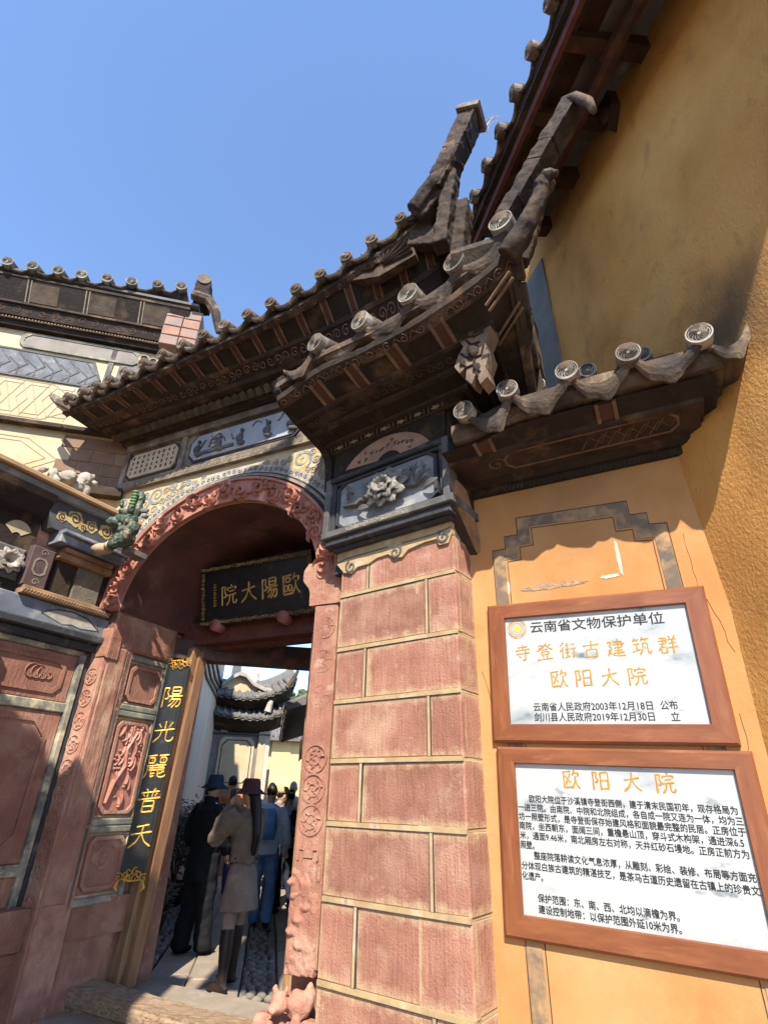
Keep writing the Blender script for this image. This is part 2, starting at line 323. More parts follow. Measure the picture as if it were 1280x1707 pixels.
# ------------------------------------------------------------------ ground
g = MB(); g.add([(-400,-400,GZ-.06),(400,-400,GZ-.06),(400,900,GZ-.06),(-400,900,GZ-.06)], [(0,1,2,3)])
tag(g.build('ground', DIRT), kind='structure')
CO, TX = math.cos, math.sin
LN = Fr((-1.1, 9.2), -10, (-1,0,0))                            # right edge of the lane; s forward, d to the left
pave = MB()
paving = bpy.data.objects.new('lane_paving', None); col.objects.link(paving); WORLD['lane_paving'] = Vector((0,0,0)); paving['kind'] = 'structure'
def flag(s0, s1, d0, d1, z0, z1, m, name='paving_stone', c=.01, j=.006):
    b = MB(); r = lambda: random.uniform(-j, j)
    q = [(s0+r(),d0+r()),(s1+r(),d0+r()),(s1+r(),d1+r()),(s0+r(),d1+r())]; k = [(c,c),(-c,c),(-c,-c),(c,-c)]; t = z1 + random.uniform(-.006,.004)
    v = [LN.pt(a,z0,d) for a,d in q] + [LN.pt(a,t-c,d) for a,d in q] + [LN.pt(a+e,t+random.uniform(-.002,.002),d+f) for (a,d),(e,f) in zip(q,k)]
    f = [(3,2,1,0),(8,9,10,11)]
    for o in (0,4):
        for i in range(4): f.append((o+i,o+(i+1)%4,o+4+(i+1)%4,o+4+i))
    b.add(v,f); return b.build(name, m, paving)
s = -3.1
while s < 22:
    l_ = random.uniform(.55,.95)
    if s < 14: flag(s, s+l_-.012, .62, 1.12, GZ-.1, GZ, PAVE); flag(s+.1, s+l_+.05, .0, .26, GZ-.1, GZ+.002, PAVE)
    if s < 9: flag(s+.2, s+l_+.19, 1.13, 1.50, GZ-.1, GZ, PAVE); flag(s, s+l_-.01, 1.95, 2.5, GZ-.1, GZ+.01, PAVE)
    s += l_
# cobbles between the flagstones: small rounded stones in rows
cb = MB(); 
for d0, d1, s1 in ((.27,.61,14),(1.52,1.93,9)):
    s = -3.0
    while s < s1:
        hh = random.uniform(.07,.10); d = d0
        while d < d1-.03:
            ww = min(random.uniform(.07,.13), d1-d)
            c = LN.pt(s+hh/2, GZ-.02, d+ww/2); m = Matrix.Rotation(R_(10+random.uniform(-12,12)), 3, 'Z')
            cb.ball(c-Vector((0,0,.012)), (ww*.52*random.uniform(.9,1.05), hh*.50*random.uniform(.85,1.05), .036+random.uniform(-.006,.006)), 7, 5, m)
            d += ww+.004
        s += hh+.004
tag(cb.build('cobbles', COB, None, True), kind='stuff')
for i,(a0,a1) in enumerate(((14,400),)):
    b = MB(); b.add([LN.pt(a0,GZ,-3),LN.pt(a1,GZ,-3),LN.pt(a1,GZ,6),LN.pt(a0,GZ,6)],[(0,1,2,3)]); tag(b.build('far_street', PAVE), kind='structure')
# landing and street in front of the gate
land = bpy.data.objects.new('landing', None); col.objects.link(land); WORLD['landing'] = Vector((0,0,0)); land['kind'] = 'structure'
for s0,s1,d0,d1 in ((-.1,.62,-1.35,-.55),(.64,1.3,-1.37,-.62),(1.31,2.3,-1.36,-.58),(-.1,.9,-.53,.35),(.91,2.3,-.6,.35)):
    b = MB(); c=.012; t=.0
    q=[(s0,d0),(s1,d0),(s1,d1),(s0,d1)]; k=[(c,c),(-c,c),(-c,-c),(c,-c)]
    v=[A.pt(a,-.2,d) for a,d in q]+[A.pt(a,t-c,d) for a,d in q]+[A.pt(a+e,t+random.uniform(-.003,.003),d+f) for (a,d),(e,f) in zip(q,k)]
    f=[(3,2,1,0),(8,9,10,11)]
    for o in (0,4):
        for i in range(4): f.append((o+i,o+(i+1)%4,o+4+(i+1)%4,o+4+i))
    b.add(v,f); b.build('paving_stone', PAVE, land)
b = MB(); b.add([A.pt(-6,-.02,.36),A.pt(9,-.02,.36),A.pt(9,-.02,9),A.pt(-6,-.02,9)],[(0,1,2,3)]); tag(b.build('street', PAVE), kind='structure')

# ------------------------------------------------------------------ shared roof pieces
def cap_mesh(R, name, m, vanes=9):
    b = MB(); n = 20
    b.band(LF, cyc(0,0,R,n)[:-1]+[(R,0)], cyc(0,0,R*.88,n)[:-1]+[(R*.88,0)], -.06, .010)
    b.band(LF, cyc(0,0,R*.80,n)[:-1]+[(R*.80,0)], cyc(0,0,R*.74,n)[:-1]+[(R*.74,0)], -.02, .006)
    for i in range(vanes):
        a0 = 2*math.pi*i/vanes
        pts = [((R*(.16+.56*t))*math.cos(a0+1.2*t), (R*(.16+.56*t))*math.sin(a0+1.2*t)) for t in np.linspace(0,1,6)]
        b.ridge(LF, pts, [R*.07,R*.12,R*.15,R*.16,R*.15,R*.11], -.012, .008)
    b.prism(LF, cyc(0,0,R*.15,8)[:-1], -.02, .008)
    k0 = len(b.f); b.prism(LF, cyc(0,0,R*.9,n)[:-1], -.03, -.006)
    me = local(b, name, m); me.materials.append(CAPD if m is CAPM else CAPD2)
    for p in list(me.polygons)[k0:]: p.material_index = 1
    return me
def back_mesh(R, L_, name, m):        # barrel behind the cap
    b = MB(); n = 14
    for i in range(1):
        o = cyc(0,0,R*.98,n+1); v=[]; f=[]
        for y in (0.008, L_*.5, L_):
            for a,z in o[:-1]: v.append((a*(1 if y<.1 else .92), y, z*(1 if y<.1 else .92)))
        for j in range(2):
            for k in range(n): f.append((j*n+k,j*n+(k+1)%n,(j+1)*n+(k+1)%n,(j+1)*n+k))
        f += [tuple(range(n))[::-1], tuple(2*n+k for k in range(n))]
        b.add(v,f)
    return local(b, name, m, True)
def drip_mesh(wd, h, L_, name, m, lip=.035):
    n = 13; b = MB(); v=[]; f=[]; prof=[(0,.0),(-.006,-.25),(-.004,-.65),(.006,-1.0),(.03,-.9),(L_,-.6),(L_,0.)]   # (y, drop in lips)
    for k in range(n):
        t = -1+2*k/(n-1); z = h*.35-h*1.35*(1-abs(t)**1.9); th = lip*(1-.45*abs(t)**1.5)*(1+.12*math.sin(9*t))
        for y,q in prof: v.append((t*wd/2, y, z+th*q))
    m_=len(prof)
    for k in range(n-1):
        for j in range(m_): f.append((k*m_+j,k*m_+(j+1)%m_,(k+1)*m_+(j+1)%m_,(k+1)*m_+j))
    f += [tuple(range(m_))[::-1], tuple((n-1)*m_+j for j in range(m_))]
    b.add(v,f); return local(b, name, m, False)
def pathfn(pts):
    xs=[p[0] for p in pts]; zs=[p[1] for p in pts]
    # smooth interpolation
    X=np.linspace(xs[0],xs[-1],200); Z=np.interp(X,xs,zs); k=np.ones(17)/17; Zp=np.pad(Z,8,mode='reflect',reflect_type='odd'); Z=np.convolve(Zp,k,'valid')
    return lambda a: float(np.interp(a,X,Z))
def tile_row(fr, zf, positions, d, parent, cap, back, drip, R, pitch=.35, lift=0, dripw=None, jit=.02):
    """round tiles with caps at positions, drip tiles centred between them"""
    ps = sorted(positions)
    for i,a in enumerate(ps):
        e=.02; sl=math.atan2(zf(a+e)-zf(a-e),2*e); j=random.uniform(-jit,jit)
        base = fr.mat(a, zf(a)+lift, d+.02, rot=sl*.6+j, yaw=random.uniform(-.12,.12))
        co = inst('round_tile_end', cap, base @ Matrix.Rotation(random.uniform(0,6),4,'Y'), parent)
        inst('round_tile', back, base @ Matrix.Rotation(pitch,4,'X') @ Matrix.Translation((0,-.004,0)), parent)
    for a,b_ in zip(ps[:-1],ps[1:]):
        c=(a+b_)/2; e=(b_-a)/2; z=(zf(a)+zf(b_))/2-R*.2; sl=math.atan2(zf(b_)-zf(a),b_-a); ln=math.hypot(zf(b_)-zf(a),b_-a)
        sx = ln/dripw
        m = fr.mat(c, z+lift-R*.25, d+.008+random.uniform(-.012,.012), rot=sl+random.uniform(-.03,.03)) @ Matrix.Rotation(pitch,4,'X') @ Matrix.Diagonal((sx*1.04,1,1,1))
        inst('drip_tile', drip, m, parent)

def scrolls(b, fr, s0, s1, z, r, d, wd, step, tilt=0, kind='ribbon', th=.004, zf=None, df=None):
    a = s0; h = 1; i = 0
    while a < s1:
        zz = z if zf is None else zf(a)
        sp = spiral(a, zz, r*random.uniform(.85,1.1), random.uniform(1.2,1.7), random.uniform(0,6), h)
        getattr(b, kind)(fr, sp, wd, d, d+th)
        a += step*random.uniform(.9,1.1); h = -h; i += 1
# ================================================================== GATEWAY (arch wall)
gate = thing('arched_gateway', 'old courtyard gateway with carved red stone arch under a tiled eave', 'gateway', A.pt(1.1,0,0))
CX, ZS, RA, RB = 1.125, 3.03, 1.115, .93            # arch opening centre, spring, half axes
def arch_pts(ra, rb, n=40, drop=0):
    pts = [(CX-ra*math.cos(t), ZS+rb*math.sin(t)) for t in np.linspace(0, math.pi, n)]
    return pts
# spandrel wall above the arch as vertical strips
b = MB(); ap = arch_pts(RA, RB, 41); top = 5.3
v=[];f=[]
for s_,z_ in ap: v += [A.pt(s_,z_,0), A.pt(s_,5.2,0), A.pt(s_,z_,-.28), A.pt(s_,5.2,-.28)]
for i in range(40):
    o=4*i; f += [(o,o+4,o+5,o+1),(o+2,o+3,o+7,o+6),(o+1,o+5,o+7,o+3)]
b.add(v,f); b.box(A, -.5, CX-RA, ZS, 5.2, -.28, 0); b.box(A, CX+RA, 3.6, ZS-.3, 5.3, -.28, 0)
b.build('wall', CREAM, gate)
b = MB(); v=[];f=[]                                   # vault
for s_,z_ in ap: v += [A.pt(CX+(s_-CX)*.995,z_-.004,.0), A.pt(CX+(s_-CX)*.995,z_-.004,-1.32)]
for i in range(40): f.append((2*i,2*i+1,2*i+3,2*i+2))
b.add(v,f)
o=[(CX-(RA+.3)*math.cos(t), ZS+(RB+.3)*math.sin(t)) for t in np.linspace(0,math.pi,41)]
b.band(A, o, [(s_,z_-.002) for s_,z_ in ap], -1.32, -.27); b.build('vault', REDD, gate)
# jambs
b = MB(); b.box(A, -.9, 0, -.1, ZS, -.28, 0); b.box(RV, .0, .22, -.1, ZS, -.3, -.004) ; b.box(A, -.9, -.05, -.1, ZS+.4, -1.35, -.28); b.build('jamb', RED, gate)
b = MB(); b.box(A, CX+RA+.02, 3.4, -.1, 3.4, -1.35, -.02); b.build('jamb', RED, gate)
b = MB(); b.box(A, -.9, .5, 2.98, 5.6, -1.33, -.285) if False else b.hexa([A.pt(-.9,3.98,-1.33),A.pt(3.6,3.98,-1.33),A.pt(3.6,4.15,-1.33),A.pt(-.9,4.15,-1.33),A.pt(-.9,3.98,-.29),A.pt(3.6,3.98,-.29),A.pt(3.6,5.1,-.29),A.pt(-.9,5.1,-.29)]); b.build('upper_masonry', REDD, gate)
# springing stones at the arch foot
b = MB(); b.block(A, -.20, .02, 2.58, 2.86, -.1, .03, .015, .004); b.block(RV, 0, .80, 2.70, 3.04, -.25, .012, .02, .01); b.build('springer', REDS[0], gate)
b = MB(); b.block(RV, 0, .78, ZS-.01, ZS+.35, -.3, -.02, .02, .01)
# carved arch ring
oR = arch_pts(RA+.19, RB+.235, 60); iR = arch_pts(RA, RB, 60)
iR2 = arch_pts(RA+.005, RB+.006, 60)
b = MB(); b.band(A, oR, iR2, -.03, .05); 
b.band(A, arch_pts(RA+.205,RB+.25,60), arch_pts(RA+.18,RB+.225,60), .0, .075)
ringf = b.build('carved_arch_ring', REDC, gate)
b = MB(); n=19
for i in range(n):
    t = math.pi*(i+.5)/n; k = 1 if i%2 else -1
    cx = CX-(RA+.095+.03*k)*math.cos(t); cz = ZS+(RB+.117+.03*k)*math.sin(t)
    sp = spiral(cx, cz, .088*random.uniform(.85,1.1), 1.35, random.uniform(0,6.3), k, 18, .1)
    b.ridge(A, sp, [.014+.026*min(1,j/6)*(1-.4*j/17) for j in range(18)], .04, .095)
    for q in range(5):   # curling leaves
        a0 = random.uniform(0,6.28); r0=.07; lx=cx+r0*math.cos(a0)*.8; lz=cz+r0*math.sin(a0)*.8
        pts=[(lx+.07*u_*math.cos(a0+1.3*u_), lz+.07*u_*math.sin(a0+1.3*u_)) for u_ in np.linspace(0,1,6)]
        pts=[(x,z) for x,z in pts]
        b.ridge(A, pts, [.012,.03,.034,.028,.018,.005], .042, .08)
stem=[(CX-(RA+.10+.045*math.sin(13*t))*math.cos(t), ZS+(RB+.12+.045*math.sin(13*t))*math.sin(t)) for t in np.linspace(.03,math.pi-.03,120)]
b.ridge(A, stem, .026, .04, .078)
b.build('carved_scroll', REDC, ringf)
# mouldings outside the ring
b = MB(); b.band(A, arch_pts(RA+.30,RB+.32,60), arch_pts(RA+.205,RB+.25,60), -.01, .03); b.build('arch_moulding', BLACK, gate)
b = MB(); b.band(A, arch_pts(RA+.275,RB+.30,60), arch_pts(RA+.245,RB+.275,60), .0, .045); b.build('arch_moulding', LINE, gate)
b = MB(); b.band(A, arch_pts(RA+.40,RB+.405,60), arch_pts(RA+.30,RB+.32,60), -.01, .02)
mo = b.build('arch_moulding', PALE, gate)
b = MB()
for i in range(70):
    t = math.pi*(i+.5)/70; b.ribbon(A, spiral(CX-(RA+.352)*math.cos(t), ZS+(RB+.363)*math.sin(t), .026, 1.1, i*1.3, 1 if i%2 else -1, 9), .006, .02, .023)
b.build('painted_key_pattern', BLACK, mo)
# painted clouds on the spandrels
b = MB(); b2 = MB()
def outside(s_,z_,m=.43): return ((s_-CX)/(RA+m))**2+((max(z_,ZS)-ZS)/(RB+m))**2 > 1
pts=[]
for k in range(5000):
    s_ = random.uniform(-.42,2.6); z_ = random.uniform(3.25,4.36)
    if not outside(s_,z_): continue
    r = random.choice((.045,.06,.08,.11))
    if not outside(s_,z_,.40+r): r=.04
    if z_+r>4.42: continue
    if all((s_-p[0])**2+(z_-p[1])**2 > (.74*(r+p[2]))**2 for p in pts): pts.append((s_,z_,r))
for s_,z_,r in pts:
    h=random.choice((-1,1)); st=random.uniform(0,6)
    b=MB(); b2=MB(); b2.prism(A, [(s_+r*1.02*math.cos(a)*(1+.08*math.cos(6*a)), z_+r*1.02*math.sin(a)*(1+.08*math.cos(6*a))) for a in np.linspace(0,6.283,25)[:-1]], -.002, .003)
    b.ribbon(A, spiral(s_,z_,r*.95,1.6,st,h), [r*.26*(1-.5*i/21) for i in range(22)], .003, .008)
    b.build('painted_scroll_line', CLB, b2.build('painted_cloud', CLY, gate))
# frieze: frame, text panel, figure panel
FD=.03
b = MB()
b.box(A, -.50, 3.2, 4.44, 4.54, 0, .05); b.box(A, -.50, 3.2, 4.96, 5.06, 0, .06)
for s_ in (-.47,.39,2.0,2.75): b.box(A, s_-.035, s_+.035, 4.54, 4.96, 0, .045)
FRZ=mat('warm_grey_frieze',(.16,.125,.09),(.09,.07,.055),5,.85,.3,50,.004,c3=(.30,.25,.18),s3=4,t3=(.5,.7))
fz = b.build('frieze_frame', FRZ, gate)
b = MB(); scrolls(b, A, -.42, 3.0, 4.488, .03, .05, .008, .085); b.build('painted_scroll', LINE, fz)
b = MB(); b.box(A, -.50, 3.2, 4.54, 4.96, 0, .012); b.build('frieze_ground', FRZ, gate)
def octo(s0,s1,z0,z1,c): return [(s0+c,z0),(s1-c,z0),(s1,z0+c),(s1,z1-c),(s1-c,z1),(s0+c,z1),(s0,z1-c),(s0,z0+c)]
def scallop(s0,s1,z0,z1,c):
    out=[]
    for (x,z,a0) in ((s0,z0,90),(s1,z0,180),(s1,z1,270),(s0,z1,0)):
        arc=[(x+c*math.cos(R_(a0-t)),z+c*math.sin(R_(a0-t))) for t in (0,22,45,67,90)]
        out+=arc
    return out
b = MB(); b.prism(A, octo(-.40,.31,4.59,4.90,.06), .01, .045); tp = b.build('text_panel', TEXTP, gate)
b = MB(); b.prism(A, octo(-.43,.34,4.565,4.925,.07), .005, .03); b.build('panel_border', BLACK, gate)
b = MB()
for r_ in range(4):
    for c_ in range(9):
        x=-.34+c_*.075; z=4.845-r_*.066
        for q in range(4):
            if random.random()<.8:
                if q%2: b.ribbon(A, [(x+random.uniform(-.018,-.008),z+random.uniform(-.015,.015)),(x+random.uniform(.01,.02),z+random.uniform(-.015,.015))], .006,.045,.048)
                else: xx=x+random.uniform(-.01,.01); b.ribbon(A, [(xx,z+.02),(xx+random.uniform(-.01,.01),z-.02)], .006,.045,.048)
b.build('brush_writing', BROWN2, tp)
for k,(s0,s1) in enumerate(((.48,1.92),(2.08,2.7))):
    b = MB(); b.prism(A, octo(s0,s1,4.57,4.93,.09), .008, .03); b.build('panel_border', BLACK, gate)
    b = MB(); b.prism(A, octo(s0+.03,s1-.03,4.595,4.905,.08), .02, .042); pp=b.build('figure_panel', mat('pale_panel_ground%d'%k, (.34,.34,.36), (.26,.26,.28), 5, .85, .2, 40,.004, c3=(.46,.40,.34), s3=4), gate)
    b = MB(); nf = 5 if k==0 else 2
    for i in range(nf):
        b = MB(); x = s0+.16+(s1-s0-.3)*i/max(nf-1,1)+random.uniform(-.03,.03); z=4.66
        b.ball(A.pt(x,z+.06,.05),(.032,.03,.06)); b.ball(A.pt(x+.01,z+.145,.06),(.02,.02,.024)); b.ball(A.pt(x-.035,z+.06,.055),(.02,.02,.035)); b.ball(A.pt(x+.02,z-.01,.05),(.05,.03,.03)); b.build('relief_figure', PALE if k else GREY, pp, True)
    b = MB()
    for i in range(12):
        x=random.uniform(s0+.1,s1-.1); z=random.uniform(4.72,4.88)
        b.ridge(A, [(x+.12*t*math.cos(.3+i), z+.05*math.sin(3*t+i)) for t in np.linspace(0,1,7)], [.004,.012,.014,.012,.01,.008,.003], .042,.055)
    b.box(A, s0+.2, s0+.62, 4.64, 4.675, .04,.06)
    b.build('relief', PALE if k else GREY, pp)
# ---- main eave
zA = pathfn([(-.95,5.27),(-.73,5.29),(-.06,5.295),(.152,5.34),(.395,5.37),(.677,5.40),(1.3,5.46),(1.953,5.529),(2.225,5.576),(2.478,5.66),(2.739,5.735),(2.985,5.862),(3.263,5.966),(3.515,6.17),(3.68,6.42)])
zA0 = lambda a: zA(a)-5.3
DE=.78
def dA(a): return 1.0
ss=list(np.linspace(-.80,3.66,60))
def strip(prof, m, name, parent=gate, fr=A, zf=zA0, ss_=None, smooth=False):
    b=MB(); b.sweep(fr, ss_ or ss, prof, zf); return b.build(name, m, parent)
ssw=list(np.linspace(-.56,3.3,40))
LS=lambda a: list(np.linspace(a,3.5,40))
strip([(-.1,5.04,0),(.09,5.05,0),(.10,5.075,0),(-.1,5.075,0)], BROWN2, 'cornice_moulding', ss_=ssw)
strip([(-.1,5.075,0),(.12,5.08,0),(.135,5.12,.03),(-.1,5.12,.05)], BROWN, 'cornice_moulding', ss_=ssw)
strip([(-.1,5.12,.05),(.135,5.122,.05),(.28,5.165,.2),(-.1,5.20,.2)], BROWN2, 'tooth_band', ss_=LS(-.62))
strip([(-.1,5.16,.2),(.30,5.14,.2),(.33,5.165,.22),(-.1,5.21,.22)], BROWN, 'cornice_moulding', ss_=LS(-.66))
cv = strip([(-.1,5.165,.22),(.33,5.168,.22),(.455,5.185,.5),(-.1,5.24,.5)], BROWN2, 'carved_band', ss_=LS(-.70))
strip([(-.1,5.185,.5),(.46,5.172,.5),(.485,5.19,.55),(-.1,5.25,.55)], BROWN, 'cornice_moulding', ss_=LS(-.74))
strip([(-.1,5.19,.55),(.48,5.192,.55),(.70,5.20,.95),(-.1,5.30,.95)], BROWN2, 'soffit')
strip([(.66,5.16,.93),(.72,5.165,1),(.725,5.20,1),(.66,5.22,1)], BROWN, 'eave_board')
strip([(-.1,5.28,1),(.70,5.20,1),(.70,5.26,1),(.3,5.44,.9),(-.1,5.38,.8)], CLAY, 'roof_slab')
# teeth: triangular corbels, shared mesh
b=MB(); b.add([(-.045,0,.06),(.045,0,.06),(0,-.005,-.05),(-.045,.08,.06),(.045,.08,.06),(0,.08,-.05),(0,-.05,.062)],[(0,2,6),(2,1,6),(1,0,6),(3,4,5),(0,3,5,2),(1,2,5,4),(0,1,4,3)])
tooth=local(b,'corbel_tooth',mat('tooth_brown',(.13,.10,.05),(.07,.055,.035),8,.85,.3,50,.004))
for i in range(39):
    a=-.54+i*.100; inst('corbel_tooth', tooth, A.mat(a,5.125+.13*zA0(a),.215,pitch=-.75,sc_=(1,.9,1.5)), gate)
# carved band scrolls and edge scrolls
def slantfr(prof0, prof1, zf, t, a):  # point on slanted band
    d=prof0[0]+(prof1[0]-prof0[0])*t; z=prof0[1]+prof0[2]*zf(a)+(prof1[1]+prof1[2]*zf(a)-prof0[1]-prof0[2]*zf(a))*t
    return d,z
class Slant:  # pseudo frame lying on a slanted soffit band: local (s, t) with t 0..1 across, d = proud of it
    def __init__(s, fr, p0, p1, zf, out):
        s.fr=fr; s.p0=p0; s.p1=p1; s.zf=zf; s.out=out; s.w=math.hypot(p1[0]-p0[0],p1[1]-p0[1])
    def pt(s,a,t,d=0):
        dd,z=slantfr(s.p0,s.p1,s.zf,t/s.w,a); nx,nz=(s.p1[1]-s.p0[1])/s.w,-(s.p1[0]-s.p0[0])/s.w
        return s.fr.pt(a, z+nz*d*s.out, dd+nx*d*s.out)
slC=Slant(A,(.33,5.168,.22),(.455,5.185,.5),zA0,1)
b=MB()
for i in range(44):
    a=-.7+i*.093; b.ridge(slC, spiral(a,.068,.042,1.3,i*1.1,1 if i%2 else -1,14), .010, 0, .010)
b.build('carved_scroll', LINED, cv)
slS=Slant(A,(.48,5.192,.55),(.70,5.20,.95),zA0,1)
# paired pale strips on the soffit (rafter ends)
for i in range(17):
    a=-.60+i*.25
    b=MB(); b.prism(slS,[(a+.012,.01),(a+.058,.01),(a+.058,.19),(a+.012,.19)],-.01,.006); rk=b.build('rafter_end', SREDP, gate)
    b=MB(); b.prism(slS,[(a,.0),(a+.012,.0),(a+.012,.195),(a,.195)],-.01,.012); b.prism(slS,[(a+.058,.0),(a+.07,.0),(a+.07,.195),(a+.058,.195)],-.01,.012); b.build('pale_strip', STRIPE, rk)
b=MB()
slE=Slant(A,(.66,5.16,.93),(.72,5.165,1),zA0,1)
for i in range(34):
    a=-.75+i*.13; b.ribbon(slE, spiral(a,.03,.024,1.2,i*.9,1 if i%2 else -1,12,.2), .007, 0, .004)
b.build('painted_scroll', LINED, gate)
# fan-shaped carving at the flared right end
b=MB()
for i in range(13):
    a=R_(8+i*13)
    b.ridge(A, [(3.02+(.05+.27*t)*math.cos(a), 5.60+(.05+.27*t)*math.sin(a)) for t in np.linspace(0,1,6)], [.008,.02,.026,.026,.02,.01], .68,.71)
b.prism(A,[(3.02,5.50)]+[(3.02+.34*math.cos(R_(x)),5.60+.32*math.sin(R_(x))) for x in range(0,181,15)],.60,.68)
b.build('fan_carving', BROWN, gate)
capA=cap_mesh(.058,'round_tile_end',CAPK,9); backA=back_mesh(.054,.34,'round_tile',CLAY); dripA=drip_mesh(.26,.055,.36,'drip_tile',CLAY,.055)
posA=[-.70,-.47,-.26,-.06,.152,.395,.65,.91,1.17,1.43,1.69,1.953,2.225,2.478,2.739,2.985,3.263,3.515]
tile_row(A, zA, posA, DE, gate, capA, backA, dripA, .058, dripw=.26, lift=.01)
# upturned ridge end of the main roof: a long box rising to the right
b=MB()
p0=A.pt(3.60,6.15,.78); p1=A.pt(3.97,7.03,.80); 
ax=(p1-p0).normalized(); sd_=A.n.cross(ax).normalized()
def bar(b,p0,p1,wd,th,nv,taper=1):
    ax=(p1-p0).normalized(); sx=nv.cross(ax).normalized(); nz=ax.cross(sx).normalized()
    c=[p0-sx*wd/2-nz*th/2,p0+sx*wd/2-nz*th/2,p0+sx*wd/2+nz*th/2,p0-sx*wd/2+nz*th/2]
    e=[p1-sx*wd/2*taper-nz*th/2,p1+sx*wd/2*taper-nz*th/2,p1+sx*wd/2*taper+nz*th/2,p1-sx*wd/2*taper+nz*th/2]
    b.hexa(c+e)
bar(b,p0,p1,.15,.18,A.n); rb=b.build('ridge_core', BROWN2, gate)
for k in range(6):
    b=MB(); a0=p0+(p1-p0)*(k/6-.01); a1=p0+(p1-p0)*((k+1)/6+.02); bar(b,a0,a1,.160+random.uniform(-.01,.012),.20+random.uniform(-.01,.01),A.n,.94); o=b.build('ridge_tile', BROWN, rb); weather(o,.03,.08,4)
b=MB(); bar(b,p1-ax*.02,p1+ax*.035,.22,.26,A.n); b.build('ridge_cap', CAPK, rb)
b=MB(); b.tube([A.pt(3.40,6.0,.80),A.pt(3.60,6.20,.84),A.pt(3.74,6.42,.86),A.pt(3.80,6.60,.86),A.pt(3.87,6.62,.86)],[.09,.085,.075,.055,.03],7); bF=b
b=MB(); bar(b,A.pt(3.60,5.5,.72),A.pt(3.74,6.35,.76),.12,.14,A.n); bar(b,A.pt(3.70,5.4,.55),A.pt(3.80,6.1,.6),.10,.2,A.n); bar(b,A.pt(3.42,5.95,.70),A.pt(3.72,6.30,.74),.16,.2,A.n); bar(b,A.pt(3.30,5.85,.66),A.pt(3.66,5.75,.6),.22,.1,A.n)
b.v,b.f=b.v+bF.v,b.f+[tuple(i+len(b.v) for i in f) for f in bF.f]
o=b.build('flared_corner', BROWN, gate,True); r=o.modifiers.new('remesh','REMESH'); r.mode='VOXEL'; r.voxel_size=.014; r.use_smooth_shade=True
t=bpy.data.textures.new('flare','CLOUDS'); t.noise_scale=.09; t.noise_depth=4; q_=o.modifiers.new('wear','DISPLACE'); q_.texture=t; q_.strength=.04; q_.mid_level=.5; q_.texture_coords='GLOBAL'; FLT=t
# little corner stone at the left end of the eave
b=MB(); b.tube([A.pt(-.68,5.2,.70),A.pt(-.80,5.26,.80),A.pt(-.92,5.36,.82)],[.055,.05,.035],7); b.tube([A.pt(-.80,5.22,.66),A.pt(-.98,5.34,.70)],[.035,.02],7); b.build('corner_spout', CAPK, gate)
# roof rising behind the eave (up to the ridge)
b=MB(); b.sweep(A, list(np.linspace(-.8,3.4,12)), [(.3,5.42,.9),(.3,5.46,.9),(-.3,5.25,.6),(-1.45,4.3,.1),(-1.45,4.22,.1),(-.3,5.16,.6)], zA0); b.build('rear_roof', RTILE, gate)


# ---- front of the left jamb: strip with round carvings; reveal with framed panels
def medallion(b, fr, s_, z_, r, d, k=0):
    b.ribbon(fr, cyc(s_,z_,r,22), .012, d, d+.008)
    b.ribbon(fr, spiral(s_,z_,r*.7,1.6,k,1 if k%2 else -1,18), .012, d, d+.007)
    for q in range(6):
        a=q*1.047+k; b.ridge(fr,[(s_+r*.3*math.cos(a),z_+r*.3*math.sin(a)),(s_+r*.6*math.cos(a+.4),z_+r*.6*math.sin(a+.4)),(s_+r*.85*math.cos(a+.2),z_+r*.85*math.sin(a+.2))],[.01,.02,.008],d,d+.01)
b=MB(); b.block(A,-.20,-.005,-.05,2.60,-.02,.022,.008); js=b.build('jamb_stone', REDS[1], gate)
b=MB()
for k in range(11): b=MB(); medallion(b, A, -.10, 2.42-k*.19, .072, .022, k); b.build('round_carving', REDS[1], js)
b=MB(); b.block(RV,.012,.21,.7,2.70,-.02,.01,.012,.003); b.build('jamb_stone', REDS[0], gate)
def rframe(fr, s0,s1,z0,z1,wd,d0,d1,m,name,parent):
    b=MB(); b.block(fr,s0,s0+wd,z0,z1,d0,d1,.01); b.block(fr,s1-wd,s1,z0,z1,d0,d1,.01); b.block(fr,s0+wd,s1-wd,z0,z0+wd,d0,d1-.003,.01); b.block(fr,s0+wd,s1-wd,z1-wd,z1,d0,d1-.003,.01)
    return b.build(name,m,parent)
b=MB(); b.box(RV,.21,.80,-.1,2.72,-.3,-.035); rb_=b.build('reveal_panel_ground', REDS[0], gate)
GRC=mat('grey_green_moulding',(.24,.23,.17),(.12,.125,.11),6,.85,.4,50,.005,c3=(.42,.36,.24),s3=5,t3=(.5,.7))
for (z0,z1) in ((2.17,2.68),(1.23,2.17),(.66,1.23)):
    rframe(RV,.22,.79,z0,z1,.055,-.08,.0,GRC,'panel_frame',gate)
    rframe(RV,.275,.735,z0+.055,z1-.055,.022,-.08,-.018,MORT,'panel_inner_frame',gate)
